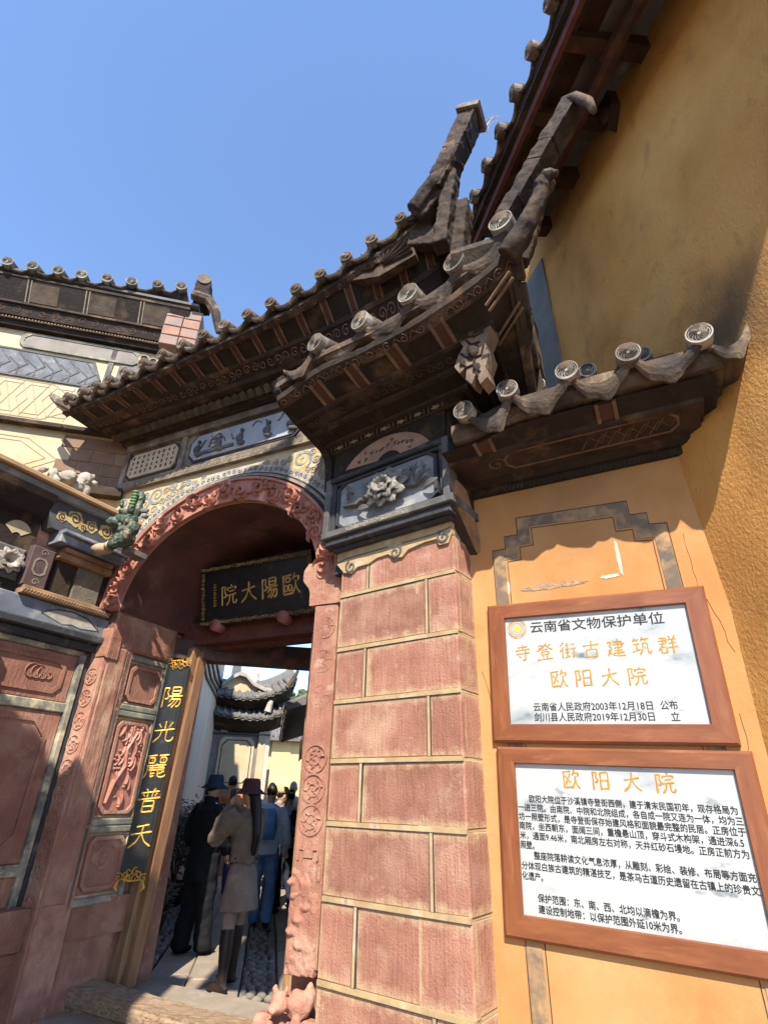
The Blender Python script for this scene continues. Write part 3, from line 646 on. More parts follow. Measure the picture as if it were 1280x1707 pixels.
def carvedpanel(fr, s0,s1,z0,z1,kind):
    b=MB(); b.prism(fr, octo(s0,s1,z0,z1,.05),-.08,-.02); p=b.build('carved_panel', REDC if kind=='tree' else REDS[2], gate)
    i=[(s0+.028,z0+.028),(s1-.028,z1-.028)]
    b=MB(); o=octo(s0,s1,z0,z1,.05); ii=octo(s0+.028,s1-.028,z0+.028,z1-.028,.04); b.band(fr,o,ii,-.021,-.004,True); b.build('panel_rim', REDS[1], p)
    b=MB()
    if kind=='tree':
        for k in range(30):
            x=random.uniform(s0+.05,s1-.1); z=random.uniform(z0+.05,z1-.08)
            if z<z0+.28 and random.random()<.6: b.ridge(fr,[(x,z),(x+.02,z+.012),(x+.045,z)],[.008,.014,.006],-.02,-.008); continue
            a=random.uniform(.3,1.2); l_=random.uniform(.06,.16)
            pts=[(min(x+l_*t*math.cos(a+.8*t),s1-.04),min(z+l_*t*math.sin(a+.8*t),z1-.04)) for t in np.linspace(0,1,7)]
            b.ridge(fr,pts,[.008,.026,.034,.036,.03,.02,.006],-.02,random.uniform(.0,.012))
        for k in range(46):
            x=random.uniform(s0+.045,s1-.06); z=random.uniform(z0+.35,z1-.05); b.ball(fr.pt(x,z,-.012),(.016,.016,.012),6,4)
        b.ridge(fr,[(s0+.05,z0+.08),(s0+.10,z0+.25),(s0+.18,z0+.38),(s0+.16,z0+.52),(s0+.24,z1-.08)],[.03,.05,.045,.035,.02],-.02,.012)
    elif kind=='swirl':
        for k in range(5): b.ridge(fr, spiral((s0+s1)/2,(z0+z1)/2+.02,.13-.02*k,.9,k*1.2,1,16,.3), .012,-.02,-.01)
    b.build('relief', REDC, p)
carvedpanel(RV,.315,.695,2.255,2.585,'plain'); carvedpanel(RV,.315,.695,1.32,2.08,'tree'); carvedpanel(RV,.315,.695,.76,1.15,'swirl')
# ---- right jamb stone with round carvings, lion drum at its foot
b=MB(); b.block(A,2.255,2.46,.62,2.80,-.35,.06,.012,.004); 
b.prism(A,[(2.21,2.80),(2.50,2.80),(2.50,3.16),(2.17,3.16),(2.13,3.10),(2.13,3.02),(2.20,2.93)],-.35,.07); js=b.build('jamb_stone', REDS[0], gate)
b=MB()
for k in range(3): b=MB(); medallion(b, A, 2.36, 1.72-k*.20+.02*k, .085, .06, k+1); b.build('round_carving', REDS[0], js)
for k in range(3): b=MB(); medallion(b, A, 2.36, 2.62-k*.25, .080, .0535, k+2); b.build('round_carving', REDS[0], js)
b=MB()
b.ribbon(A,[(2.29,1.14),(2.29,1.2),(2.33,1.2),(2.33,1.16),(2.39,1.16),(2.39,1.2),(2.43,1.2),(2.43,1.14)],.012,.06,.07)
b.build('square_carving', REDS[0], js)
b=MB()
b.box(A,2.245,2.455,.58,1.12,-.1,.066)
for k in range(7): b.ball(A.pt(2.27+random.uniform(-.01,.12), .66+k*.06,.055),(.05,.025,.03),8,6)
o=b.build('eroded_carving', REDS[1], js, True); r=o.modifiers.new('remesh','REMESH'); r.mode='VOXEL'; r.voxel_size=.010; r.use_smooth_shade=True
t=bpy.data.textures.new('erode','CLOUDS'); t.noise_scale=.07; t.noise_depth=4; q_=o.modifiers.new('erode','DISPLACE'); q_.texture=t; q_.strength=.045; q_.mid_level=.6; q_.texture_coords='GLOBAL'
ERO=t; b=MB()
LB=(2.36,.38,.16)
for (a_,z_,d_,r_) in ((.05,.10,-.03,(.075,.06,.07)),(-.02,.12,.05,(.05,.05,.055)),(-.03,.10,.10,(.03,.035,.025)),(.07,.02,.03,(.045,.05,.04)),(-.06,.17,.04,(.016,.016,.022)),(.02,.18,.05,(.018,.016,.022)),(-.05,.03,.09,(.025,.045,.03)),(.04,.03,.10,(.025,.045,.03)),(.10,.14,-.06,(.03,.03,.06))): b.ball(A.pt(LB[0]+a_,LB[1]+z_,LB[2]+d_),r_,9,7)
o=b.build('crouching_lion_carving', REDS[1], js, True); r=o.modifiers.new('remesh','REMESH'); r.mode='VOXEL'; r.voxel_size=.009; r.use_smooth_shade=True; q_=o.modifiers.new('erode','DISPLACE'); q_.texture=ERO; q_.strength=.03; q_.mid_level=.5; q_.texture_coords='GLOBAL'
b=MB(); b.block(A,2.12,2.62,-.03,.36,-.3,.34,.05,.006); b.tube([A.pt(2.15,.29,.10),A.pt(2.61,.29,.10)],.13,18); b.build('drum_stone', REDS[1], gate)
# ---- door frame
def shear_post(b, s0t, s1t, s0b, s1b, z0, z1, d0, d1):
    c=[A.pt(a,z,d) for d in (d0,d1) for a,z in ((s0b,z0),(s1b,z0),(s1t,z1),(s0t,z1))]; b.hexa(c)
fd = thing('door_frame','weathered tan timber door frame standing inside the stone arch','door frame',A.pt(.8,0,-1))
b=MB(); shear_post(b,.135,.215,-.055,.04,.04,2.86,-1.02,-.86); b.build('post', TAN, fd)
b=MB(); shear_post(b,.215,.25,.045,.085,.04,2.83,-1.04,-.93); b.build('post_edge', mat('tan_wood_edge',(.30,.16,.075),(.19,.09,.045),5,.6,.3,60,.004,stretch=(5,5,.6)), fd)
b=MB(); shear_post(b,-.30,.06,-.48,-.14,.04,2.84,-.97,-.90); b.build('post_backing', TAN, fd)
b=MB(); sr=(hit(A,509,1240,-1.0)-A.o).dot(A.u); b.box(A,sr,sr+.09,.02,2.9,-1.2,-.96); b.box(A,sr+.09,2.3,.02,2.9,-1.15,-1.0); b.build('post', TAN, fd)
b=MB(); b.box(A,-.05,2.3,2.90,3.14,-1.12,-.90); b.box(A,-.05,2.3,2.86,2.90,-1.14,-1.02); b.build('lintel', RWOOD, fd)
b=MB(); b.box(A,-.05,2.3,3.14,3.96,-1.22,-1.1); b.build('transom_board', DWOOD, fd)
b=MB(); b.box(A,-.05,2.3,3.14,3.2,-1.1,-.96); b.build('lintel_moulding', DWOOD, fd)
for s_ in (.52,1.36):
    b=MB(); b.prism(A,cyc(s_,3.05,.062,17)[:-1],-.9,-.76); st=b.build('door_stud', mat('stud_red%d'%int(s_*10),(.34,.13,.10),None,9,.7,.2), fd, True)
bp0=A.pt(-.35,.06,.0)
b=MB()
LGF=FrG(A.pt(-.55,0,-.60),(A.pt(2.2,-.05,-.56)-A.pt(-.55,0,-.60)),Vector((0,0,1)))
b.prism(LGF,[(0,.0),(2.75,.0),(2.75,.13),(2.1,.145),(1.4,.135),(.7,.15),(0,.15)],-.12,.12); b.block(LGF,0.0,2.75,.02,.125,-.1,.135,.02)
lgo=tag(b.build('threshold_beam', LOG),'worn grey timber threshold lying across the foot of the stone arch','threshold'); weather(lgo,.022,.08,5)

# ================================================================== LEFT PIER (wing)
lp = thing('gate_pier', 'left gate pier with carved red stone panels and a blue painted ledge', 'pier', W.pt(-.5,0,-.2), 'splayed piers beside the gateway')
b=MB(); b.box(W,-1.6,-.02,-.1,3.85,-1.2,-.012); b.build('core', RED, lp)
b=MB(); b.block(W,-1.6,.78,-.1,.44,-.2,.10,.02,.004); b.prism(W,[(-1.02,.44),(.86,.44),(.86,.56),(.90,.6),(.90,.70),(-1.02,.70)],-.25,.14); b.build('plinth', REDS[2], lp)
b=MB(); b.band(W, octo(-.85,.55,.04,.36,.1), octo(-.82,.52,.07,.33,.08), .1,.112,True)
for k in range(22):
    x=random.uniform(-.7,.35); z=random.uniform(.12,.28); b.ridge(W,[(x,z),(x+.06,z+.025),(x+.13,z+.01),(x+.18,z+.03)],[.006,.02,.018,.004],.1,.112)
b.build('carved_wave_relief', REDS[2], lp)
MOLD=mat('streaked_grey_moulding',(.30,.28,.20),(.10,.10,.095),9,.85,.3,50,.004,c3=(.55,.46,.30),s3=7,t3=(.5,.65))
def wpanel(z0,z1,c,rel):
    b=MB(); b.block(W,-.98,-.13,z0,z1,-.03,.012,.01); p=b.build('carved_panel', REDS[2], lp)
    b=MB(); o=octo(-.88,-.22,z0+.06,z1-.06,c); i=octo(-.85,-.25,z0+.09,z1-.09,c*.8); b.band(W,o,i,.01,.026,True)
    if rel: 
        for k in range(4): b.ridge(W,spiral(-.5+.05*k,(z0+z1)/2,.09-.015*k,.8,k,1,14,.4),.012,.01,.024)
    b.build('panel_rim', REDS[2], p)
wpanel(2.17,2.58,.06,True); wpanel(.98,2.09,.14,False); wpanel(.70,.90,.04,False)
for z0,z1 in ((2.58,2.63),(2.09,2.17),(.90,.98)):
    b=MB(); b.block(W,-1.0,-.09,z0,z1,-.03,.03,.008); b.build('panel_moulding', MOLD, lp)
b=MB(); b.block(W,-.13,-.07,.7,2.60,-.03,.045,.012); b.build('panel_moulding', MOLD, lp)
b=MB(); b.block(W,-.06,-.02,.7,2.60,-.03,.03,.008); b.build('panel_moulding', BLACK, lp)
# ledges above the panels
b=MB(); b.block(W,-1.6,.03,2.63,2.70,-.06,.08,.01); b.block(W,-1.6,.035,2.70,2.77,-.06,.14,.012); b.build('ledge', BLACK, lp)
b=MB(); b.block(W,-1.6,.04,2.77,2.95,-.06,.10,.008); bl=b.build('blue_painted_ledge', BLUE, lp)
b=MB(); b.prism(W,[(-.62,2.85),(-.5,2.90),(-.35,2.915),(-.2,2.89),(-.08,2.82),(-.25,2.80),(-.34,2.815),(-.42,2.795)],.1,.105); b.build('painted_pale_shape', PALE, bl)
b=MB(); b.ribbon(W,[(-.63,2.85),(-.5,2.91),(-.35,2.925),(-.2,2.90),(-.07,2.82)],.008,.105,.108); b.build('painted_outline', BLACK, bl)
# niche (a small sculpted pavilion)
b=MB(); b.box(W,-1.04,.0,2.95,3.42,-1.2,.0); b.build('niche_back', BROWN, lp)
b=MB(); b.block(W,-.86,-.02,2.955,3.0,0,.15,.008); b.block(W,-.84,-.05,3.0,3.035,0,.12,.006); nb=b.build('niche_base', OCHD, lp)
b=MB()
for k in range(30): b.ribbon(W,[(-.85+k*.028,2.962),(-.83+k*.028,2.994)],.006,.15,.153)
b.build('hatched_pattern', BLACK, nb)
b=MB(); b.block(W,-.86,-.66,3.035,3.40,0,.10,.01); np_=b.build('niche_side_panel', mat('plum_brown_panel',(.12,.075,.07),(.07,.045,.042),6,.85,.3,50,.004), lp)
b=MB(); 
b.band(W, octo(-.82,-.70,3.14,3.30,.03), octo(-.805,-.715,3.155,3.285,.025), .1,.104,True)
for zz in (3.08,3.35): b.ribbon(W, spiral(-.76,zz,.035,1.2,0,1,12),.006,.1,.104)
b.build('painted_fret', LINE, np_)
b=MB(); b.block(W,-.60,-.42,3.04,3.36,0,.05,.006); b.build('niche_panel', BROWN, lp)
b=MB(); b.block(W,-.40,-.14,3.04,3.36,0,.06,.006); nq=b.build('niche_panel', mat('grey_incised_panel',(.17,.145,.11),(.11,.09,.07),6,.85,.3,50,.004), lp)
b=MB()
for k in range(14):
    x=random.uniform(-.37,-.2); z=random.uniform(3.08,3.32); b.ribbon(W,[(x,z),(x+random.uniform(-.06,.06),z+random.uniform(-.06,.06))],.004,.06,.063)
b.build('incised_lines', LINE, nq)
b=MB(); b.block(W,-.64,-.10,3.36,3.42,0,.12,.006); b.block(W,-.62,-.13,3.42,3.46,0,.16,.006); b.build('niche_lintel', OCHD, lp)
b=MB(); b.block(W,-.72,.02,3.47,3.55,-.1,.20,.008); b.block(W,-.72,.04,3.55,3.585,-.1,.24,.008); b.build('ledge', BLUE, lp)
# cloud-painted board above
b=MB(); b.prism(W,[(-.80,3.585),(.0,3.585),(-.02,3.86),(-.92,3.86)],-.3,.14); cbp=b.build('cloud_board', mat('board_dark_ground',(.09,.095,.10),(.05,.05,.055),5,.85,.2), lp)
b=MB(); b2=MB()
for k,(x,z,r) in enumerate([(-.62,3.75,.075),(-.45,3.74,.06),(-.30,3.755,.07),(-.16,3.73,.05),(-.74,3.72,.05),(-.53,3.70,.04),(-.22,3.69,.04),(-.06,3.75,.04)]):
    b=MB(); b2=MB(); b.prism(W,[(x+r*(1+.12*math.cos(5*a))*math.cos(a), z+r*(1+.12*math.cos(5*a))*math.sin(a)) for a in np.linspace(0,6.28,21)[:-1]],.14,.145); b2.ribbon(W,spiral(x,z,r*.8,1.5,k,1 if k%2 else -1,16),r*.14,.145,.149)
    b.build('painted_cloud', CLY, cbp); b2.build('painted_scroll_line', BLACK, cbp)
b=MB(); b.block(W,-1.7,.04,3.86,3.93,-.4,.20,.01); b.build('ledge', mat('pale_grey_ledge',(.22,.22,.21),(.13,.13,.13),6,.85,.3,50,.004,c3=(.34,.31,.26),s3=4), lp)
b=MB(); b.block(W,-1.7,.06,3.93,3.985,-.4,.24,.012); b.build('ledge', mat('orange_ledge',(.40,.26,.14),(.30,.19,.10),4,.85,.3), lp)
# front of the left pier with fan and lotus (only its edge shows at the picture edge)
b=MB(); b.prism(W,[(-1.6,2.96),(-.84,2.96),(-.84,3.84),(-1.6,3.84)],-.2,.03); b.build('front_post', BROWN2, lp)
b=MB(); b.band(W,[(-1.0+.13*math.cos(t),3.42+.16*math.sin(t)) for t in np.linspace(R_(150),R_(35),12)],[(-1.0+.04*math.cos(t),3.42+.05*math.sin(t)) for t in np.linspace(R_(150),R_(35),12)],.03,.036); b.build('painted_fan', TEXTP, lp)
b=MB(); b.block(W,-1.5,-.88,3.06,3.34,.03,.06,.02); lt=b.build('lotus_panel', GREY, lp)
b=MB()
for k in range(6): pass
W_L=[W.pt(0,0,-.055)]; WF=Fr(tuple(W_L[0])[:2],30,(1,0,0))
def petalW(c,ang,l_,wd,lift):
    cx,cz=c; v=[]; f=[]; m=6
    for i in range(m+1):
        t=i/m; ww=wd*math.sin(math.pi*min(.98,t*.82+.14))**.8; r=.012+l_*t; h=.112+lift*math.sin(t*2.2); x=cx+r*math.cos(ang); z=cz+r*math.sin(ang)*.85; px,pz=-math.sin(ang),math.cos(ang)
        for k,hh in ((-1,-.6),(-.5,.2),(0,.0),(.5,.2),(1,-.6)): v.append(WF.pt(x+px*ww*k*.5,z+pz*ww*k*.5,h+wd*.22*hh+.012*abs(k)))
    for i in range(m):
        for k in range(4): f.append((5*i+k,5*i+k+1,5*i+5+k+1,5*i+5+k))
    b.add(v,f)
for k in range(9): petalW((-1.0,3.2),k*.7,.12,.075,.03)
for k in range(7): petalW((-1.0,3.2),k*.9+.3,.085,.06,.06)
b.build('lotus_relief', PALE, lt, True)
# curved soffit at the far left, under the ledge
b=MB(); b.sweep(W,list(np.linspace(-1.6,-.86,10)),[(.03,3.62,0),(.10,3.66,0),(.18,3.80,.6),(.20,3.86,.6),(.03,3.86,0)],lambda a:-.18*max(0,(a+.95)/.1)*0); b.build('soffit',BROWN2,lp)
b=MB(); b.box(W,-1.9,-1.15,.7,2.9,-.6,.28); b.build('front_pilaster',REDS[1],lp)

# ================================================================== RIGHT PIER
rp = thing('gate_pier', 'right gate pier of large red sandstone blocks with a lotus panel and tiled canopy', 'pier', P.pt(-.5,0,-.2), 'splayed piers beside the gateway')
PD=-.2415
b=MB(); b.box(P,-.955,-.012,-.1,3.2,PD-.6,-.014); b.build('core', MORT, rp)
zl=[-.05,.23,.60,.975,1.35,1.695,2.055,2.404,2.80,3.06]
for i in range(9):
    z0,z1=zl[i]+.009,zl[i+1]-.009; sj=-.71 if i%2==0 else -.215
    wob=[-.96,sj,0]
    for k in range(2):
        s0=wob[k]+(0.008 if k else -.008); s1=wob[k+1]-.008 if k==0 else wob[k+1]
        b=MB(); b.block(P,s0,s1,z0,z1,-.06,random.uniform(-.007,-.003),.009,.002); b.build('stone_block', random.choice(PST), rp)
PS=Fr(tuple(P.pt(0,0,0))[:2], 36.5, (1,0,0))    # right side face of the pier; s runs to the back
for i in range(9):
    b=MB(); b.block(PS,.006,.26,zl[i]+.006,zl[i+1]-.006,-.3,random.uniform(-.003,.001),.006,.002); b.build('stone_block', random.choice(PST), rp)
    b=MB(); b.box(PS,.004,.255,zl[i]-.006,zl[i]+.006,-.3,-.004); b.build('mortar_joint', MORT, rp)
for i,z in enumerate(zl[1:-1]):                                # raised pointing: a pale fillet with thin dark edges
    b=MB(); b.box(P,-.96,-.0,z-.0125,z+.0125,-.02,.001); b.build('mortar_joint', MORT, rp)
    b=MB(); b.box(P,-.96,-.0,z-.0155,z-.0125,-.02,.0025); b.build('joint_line', BLACK, rp)
for i in range(9):
    sj=-.71 if i%2==0 else -.215; b=MB(); b.box(P,sj-.010,sj+.010,zl[i]+.0145,zl[i+1]-.0145,-.02,.001); b.build('mortar_joint', MORT, rp)
    b=MB(); b.box(P,sj-.013,sj-.010,zl[i]+.0145,zl[i+1]-.0145,-.02,.0025); b.box(P,sj+.010,sj+.013,zl[i]+.0145,zl[i+1]-.0145,-.02,.0025); b.build('joint_line', BLACK, rp)
# painted cloud hem
b=MB(); b.prism(P,[(-1.0,3.06),(-.93,2.98),(-.86,2.96),(-.80,3.0),(-.70,3.0),(-.62,3.03),(-.52,3.035),(-.47,2.99),(-.40,2.985),(-.35,3.03),(-.22,3.05),(-.12,3.05),(-.10,3.0),(-.03,3.0),(0,3.06),(0,3.2),(-1.0,3.2)],-.03,.014)
hem=b.build('cloud_hem', MORT, rp)
b=MB()
for x,z,h in ((-.86,3.015,1),(-.455,3.035,-1),(-.06,3.055,1)): b.ribbon(P,spiral(x,z,.052,1.3,2,h,18,.15),.012,.014,.022)
b.ribbon(P,[(-1.0,3.07),(-.9,3.09),(-.52,3.09)],.007,.014,.018); b.ribbon(P,[(-.40,3.09),(-.12,3.09),(0,3.11)],.007,.014,.018)
b.build('painted_scroll', GREY, hem)
# capital: ledge, framed lotus panel, fan painting
class FrW:
    def __init__(s,fr,xs,ys): s.fr=fr; s.xs=xs; s.ys=ys; s.u=fr.u; s.n=fr.n
    def pt(s,a,z,d=0): return s.fr.pt(a,float(np.interp(z,s.xs,s.ys)),d)
P0=P; P=FrW(P0,[3.0,3.10,3.17,3.22,3.30,3.405,3.47,3.85,3.93,3.985,4.24,4.30],[3.0,3.10,3.15,3.18,3.24,3.30,3.345,3.69,3.745,3.79,4.045,4.08])
def capbox(s0,s1,z0,z1,d,m,name,c=.01,parent=rp,back=PD-.4):
    b=MB(); b.block(P,s0,s1,z0,z1,back,d,c); return b.build(name,m,parent)
capbox(-1.02,.02,3.17,3.22,.06,BLACK,'ledge'); capbox(-1.06,.05,3.22,3.30,.11,BLACK,'ledge'); lg_=capbox(-1.09,.08,3.30,3.405,.135,GREY,'ledge')
b=MB(); scrolls(b,P,-.80,-.28,3.352,.034,.135,.008,.05); scrolls(b,P,-.78,-.28,3.34,.026,.135,.007,.045); b.build('painted_scroll', PALE, lg_)
b=MB(); b.prism(P,[(-.84,3.308),(-.24,3.308),(-.24,3.397),(-.84,3.397)],.13,.1365); b.build('painted_field', PALE if False else GREY, lg_)
capbox(-1.07,.03,3.405,4.30,.05,mat('cream_brown_ground',(.36,.26,.15),(.22,.16,.10),5,.85,.2),'capital_box')
def rail(s0,s1,z0,z1,d0,d1,m,name='capital_moulding'):
    b=MB(); b.block(P,s0,s1,z0,z1,d0,d1,.008); return b.build(name,m,rp)
rail(-1.09,-1.035,3.405,3.98,.0,.12,GREY); rail(-1.03,-.995,3.405,3.93,.0,.095,BLACK)
rail(.0,.055,3.405,3.98,.0,.12,GREY); rail(-.035,-.005,3.405,3.93,.0,.095,BLACK)
rail(-1.09,.055,3.93,3.985,.0,.118,BLACK); rail(-.99,-.04,3.885,3.928,.0,.09,BLACK)
LOTG=mat('pale_blue_grey_panel',(.25,.26,.27),(.15,.155,.165),5,.85,.3,50,.004,c3=(.36,.36,.35),s3=4)
b=MB(); b.prism(P, octo(-.95,-.07,3.43,3.88,.06),.04,.085); lt=b.build('lotus_panel', LOTG, rp)
b=MB(); b.band(P, octo(-.97,-.05,3.415,3.895,.07), octo(-.945,-.075,3.435,3.875,.06),.05,.10,True); b.build('panel_rim', BLACK, lt)
b=MB()
def petal(c, ang, l_, wd, lift, fr=P):
    cx,cz=c; m=6
    v=[]
    for i in range(m+1):
        t=i/m; ww=wd*math.sin(math.pi*min(.98,t*.82+.14))**.8; r=.012+l_*t; h=.112+lift*math.sin(t*2.2)
        x=cx+r*math.cos(ang); z=cz+r*math.sin(ang)*.85; px,pz=-math.sin(ang),math.cos(ang)
        for k,hh in ((-1,-.6),(-.5,.2),(0,.0),(.5,.2),(1,-.6)): v.append(fr.pt(x+px*ww*k*.5,z+pz*ww*k*.5,h+wd*.22*hh+.012*abs(k)))
    f=[]
    for i in range(m):
        for k in range(4): f.append((5*i+k,5*i+k+1,5*i+5+k+1,5*i+5+k))
    b.add(v,f)
lc=(-.47,3.66)
for k in range(10): petal(lc, k*.628+.1, .19, .115, .035)
for k in range(8): petal(lc, k*.785+.4, .14, .105, .07)
for k in range(6): petal(lc, k*1.05, .085, .08, .095)
b.ball(P.pt(lc[0],lc[1],.16),(.035,.03,.03))
for k in range(10): b.ball(P.pt(lc[0]+.03*math.cos(k*.63),lc[1]+.03*math.sin(k*.63),.18),.008,5,4)
b.build('lotus_flower', mat('grey_lotus',(.25,.235,.205),(.13,.125,.115),10,.8,.4,60,.004,c3=(.36,.34,.30),s3=8), lt, True)
b=MB()
petal((-.25,3.68),0.2,.1,.07,.05); petal((-.25,3.68),2.2,.09,.06,.04)
for x0,z0,a in ((-.80,3.60,.3),(-.84,3.66,1.2),(-.75,3.56,-.3),(-.20,3.62,.5),(-.16,3.56,.1),(-.70,3.62,.4),(-.78,3.70,2.0)): petal((x0,z0),a,.13,.05,.03)
b.ridge(P,[(-.88,3.62),(-.75,3.60),(-.62,3.62),(-.5,3.62)],[.02,.03,.03,.02],.10,.14); b.ridge(P,[(-.35,3.64),(-.22,3.60),(-.14,3.66)],[.02,.025,.01],.10,.13)
b.build('leaf_relief', mat('dark_leaf_relief',(.12,.11,.10),(.07,.065,.06),9,.8,.3,50,.004,c3=(.3,.28,.25),s3=9,t3=(.55,.7)), lt, True)
b=MB()
for k in range(40):
    x=random.uniform(-.28,-.14) if k%2 else random.uniform(-.7,-.25); z=random.uniform(3.74,3.81); b.ribbon(P,[(x,z-.03),(x+random.uniform(-.03,.03),z+.015)],.0035,.10,.102)
b.build('painted_reeds', BLACK, lt)
# fan painting
b=MB(); b.prism(P,[(-1.04,4.0),(.02,4.0),(.02,4.24),(-1.04,4.24)],.05,.085); fz2=b.build('fan_field', BROWN2, rp)
fo=[(-.52+.44*math.cos(t),3.885+.33*math.sin(t)) for t in np.linspace(R_(152),R_(22),20)]
fi=[(-.48+.12*math.cos(t),3.95+.115*math.sin(t)) for t in np.linspace(R_(150),R_(20),20)]
fo=[(a,max(z,4.01)) for a,z in fo]
b=MB(); b.band(P,fo,fi,.085,.09); fan=b.build('painted_fan', mat('fan_pinkish',(.36,.22,.15),(.25,.15,.10),6,.85,.1), fz2)
b=MB()
for k in range(15):
    t=R_(35+k*7.6); r=random.uniform(.24,.36); x=-.5+r*math.cos(t)*1.02; z=3.9+r*math.sin(t)*.82
    for q in range(5):
        a=random.choice((0,1.57,.8,2.4)); l_=random.uniform(.01,.02); ox,oz=random.uniform(-.012,.012),random.uniform(-.012,.012)
        if z+oz>4.02: b.ribbon(P,[(x+ox-l_*math.cos(a),z+oz-l_*math.sin(a)),(x+ox+l_*math.cos(a),z+oz+l_*math.sin(a))],.004,.09,.092)
b.build('brush_writing', BLACK, fan)
# right side of the capital: tapering cream/brown bracket
b=MB(); b.prism(PS,[(-.05,3.2),(.26,2.98),(.26,4.2),(-.05,4.2)],-.15,.05); b.build('capital_side', BROWN, rp)
b=MB(); b.prism(PS,[(-.08,3.30),(.0,3.22),(.24,3.0),(.26,3.1),(.1,3.42),(-.04,3.44)],.05,.075); b.build('side_bracket', OCHD, rp)
b=MB(); b.prism(P,[(-1.02,3.15),(-.96,3.15),(-.955,2.9),(-.99,2.78),(-1.02,2.75),(-1.06,2.9)],-.3,-.02); b.build('hanging_bracket', BLACK, rp)
# canopy: mouldings run along the front, turn the corner and run back along the right side
P=P0
zP=pathfn([(-1.05,4.46),(-.95,4.48),(-.67,4.54),(-.236,4.49),(.175,4.485),(.53,4.54),(.80,4.62),(1.0,4.74)])
zP0=lambda a:zP(a)-4.5
def lsweep(prof,m,name,s0,parent=rp,drop=.22,build=True):
    b=MB(); cols=[]
    for (d,z,k) in prof:
        sc_=.05+1.15*d if d>0 else .05; c=[]
        for t in np.linspace(0,1,22): a=s0+t*(sc_-s0); c.append(P.pt(a,z+k*zP0(a),d))
        for t in np.linspace(0,1,8)[1:]: c.append(P.pt(sc_+(.04+.75*max(d,0)-sc_)*t, z+k*(zP0(sc_)*(1-t)-drop*t), d+(-.33-d)*t))
        cols.append(c)
    n=len(cols[0]); m_=len(cols)
    v=[p for c in cols for p in c]; f=[]
    for j in range(m_-1):
        for i in range(n-1): f.append((j*n+i,j*n+i+1,(j+1)*n+i+1,(j+1)*n+i))
    # left end and top closed towards the masonry
    q=[P.pt(s0,cz,-.3) for cz in (prof[0][1],prof[-1][1]+.02)]; b.add(v+q,f+[tuple([m_*n]+[j*n for j in range(m_)]+[m_*n+1])])
    tp=[cols[-1][i] for i in range(n)]; bk=[P.pt(min(max((p-P.o).dot(P.u),s0),.05),p.z+.02,-.3) for p in tp]
    b.add(tp+bk,[(i,i+1,n+i+1,n+i) for i in range(n-1)])
    return b.build(name,m,parent)
lsweep([(.06,4.04,0),(.10,4.045,0),(.105,4.06,0)],BROWN,'cornice_moulding',-1.08)
p_=lsweep([(.10,4.06,0),(.15,4.085,.05)],BROWN2,'painted_band',-1.08)
b=MB(); slp=Slant(P,(.10,4.06,0),(.15,4.085,.05),zP0,1)
for k in range(7): a=-1.0+k*.155; b.prism(slp,[(a,.028),(a+.035,.043),(a+.08,.028),(a+.035,.013)],0,.004)
for k in range(28): a=-1.06+k*.04; b.ribbon(slp,[(a,.01),(a+.02,.05)],.004,0,.003)
b.build('painted_lozenges', LINE, p_)
lsweep([(.15,4.075,.05),(.185,4.08,.06),(.19,4.105,.08)],BROWN,'cornice_moulding',-1.09)
c_=lsweep([(.185,4.105,.08),(.31,4.125,.2)],BROWN2,'carved_band',-1.09)
lsweep([(.31,4.115,.2),(.345,4.12,.22),(.35,4.15,.25)],BROWN,'cornice_moulding',-1.09)
d_=lsweep([(.345,4.145,.25),(.48,4.165,.4)],BROWN2,'carved_band',-1.10)
b=MB(); slp=Slant(P,(.345,4.145,.25),(.48,4.165,.4),zP0,1)
for k in range(17): b.ridge(slp,spiral(-1.02+k*.08,.067,.038,1.2,k,1 if k%2 else -1,13),.007,0,.006)
b.build('carved_scroll', mat('very_dull_relief',(.09,.06,.045),(.05,.036,.028),9,.85,.2), d_)
lsweep([(.48,4.155,.4),(.505,4.16,.45),(.51,4.185,.5)],BROWN,'cornice_moulding',-1.10)
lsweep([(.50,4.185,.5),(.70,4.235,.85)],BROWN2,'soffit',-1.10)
sle=lsweep([(.66,4.215,.85),(.735,4.255,1),(.745,4.30,1)],BROWN,'eave_board',-1.10)
b=MB(); slp=Slant(P,(.66,4.215,.85),(.735,4.255,1),zP0,1)
for k in range(14):
    a=-1.05+k*.14; b.ridge(slp,spiral(a,.042,.032,1.2,k,1 if k%2 else -1,14,.2),.009,0,.006); b.ridge(slp,[(a+.04,.025),(a+.08,.065),(a+.11,.03)],.008,0,.005)
b.build('carved_scroll', LINED, sle)
slp=Slant(P,(.50,4.185,.5),(.70,4.235,.85),zP0,1)
for a in (-.80,-.46,-.10,.26):
    b=MB(); b.prism(slp,[(a+.022,.01),(a+.088,.01),(a+.088,.195),(a+.022,.195)],-.01,.006); rk=b.build('rafter_end', SREDP, rp)
    b=MB(); b.prism(slp,[(a,.0),(a+.022,.0),(a+.022,.20),(a,.20)],-.01,.014); b.prism(slp,[(a+.088,.0),(a+.11,.0),(a+.11,.20),(a+.088,.20)],-.01,.014); b.build('pale_strip', STRIPE, rk)
PE2=Fr(tuple(P.pt(0,0,0))[:2], 36.5, (1,0,0))
b=MB(); b.prism(PE2,[(.9,3.72),(.9,4.42),(-.74,4.46),(-.76,4.30),(-.68,4.22),(-.50,4.155),(-.33,4.11),(-.18,4.07),(-.11,4.0),(-.09,3.86),(-.085,3.72)],-1.135,-1.065); b.build('curved_end_board', BROWN2, rp)
lsweep([(.70,4.36,.95),(.76,4.37,1),(.76,4.42,1),(.1,4.85,1)],CLAY,'roof_slab',-1.12)
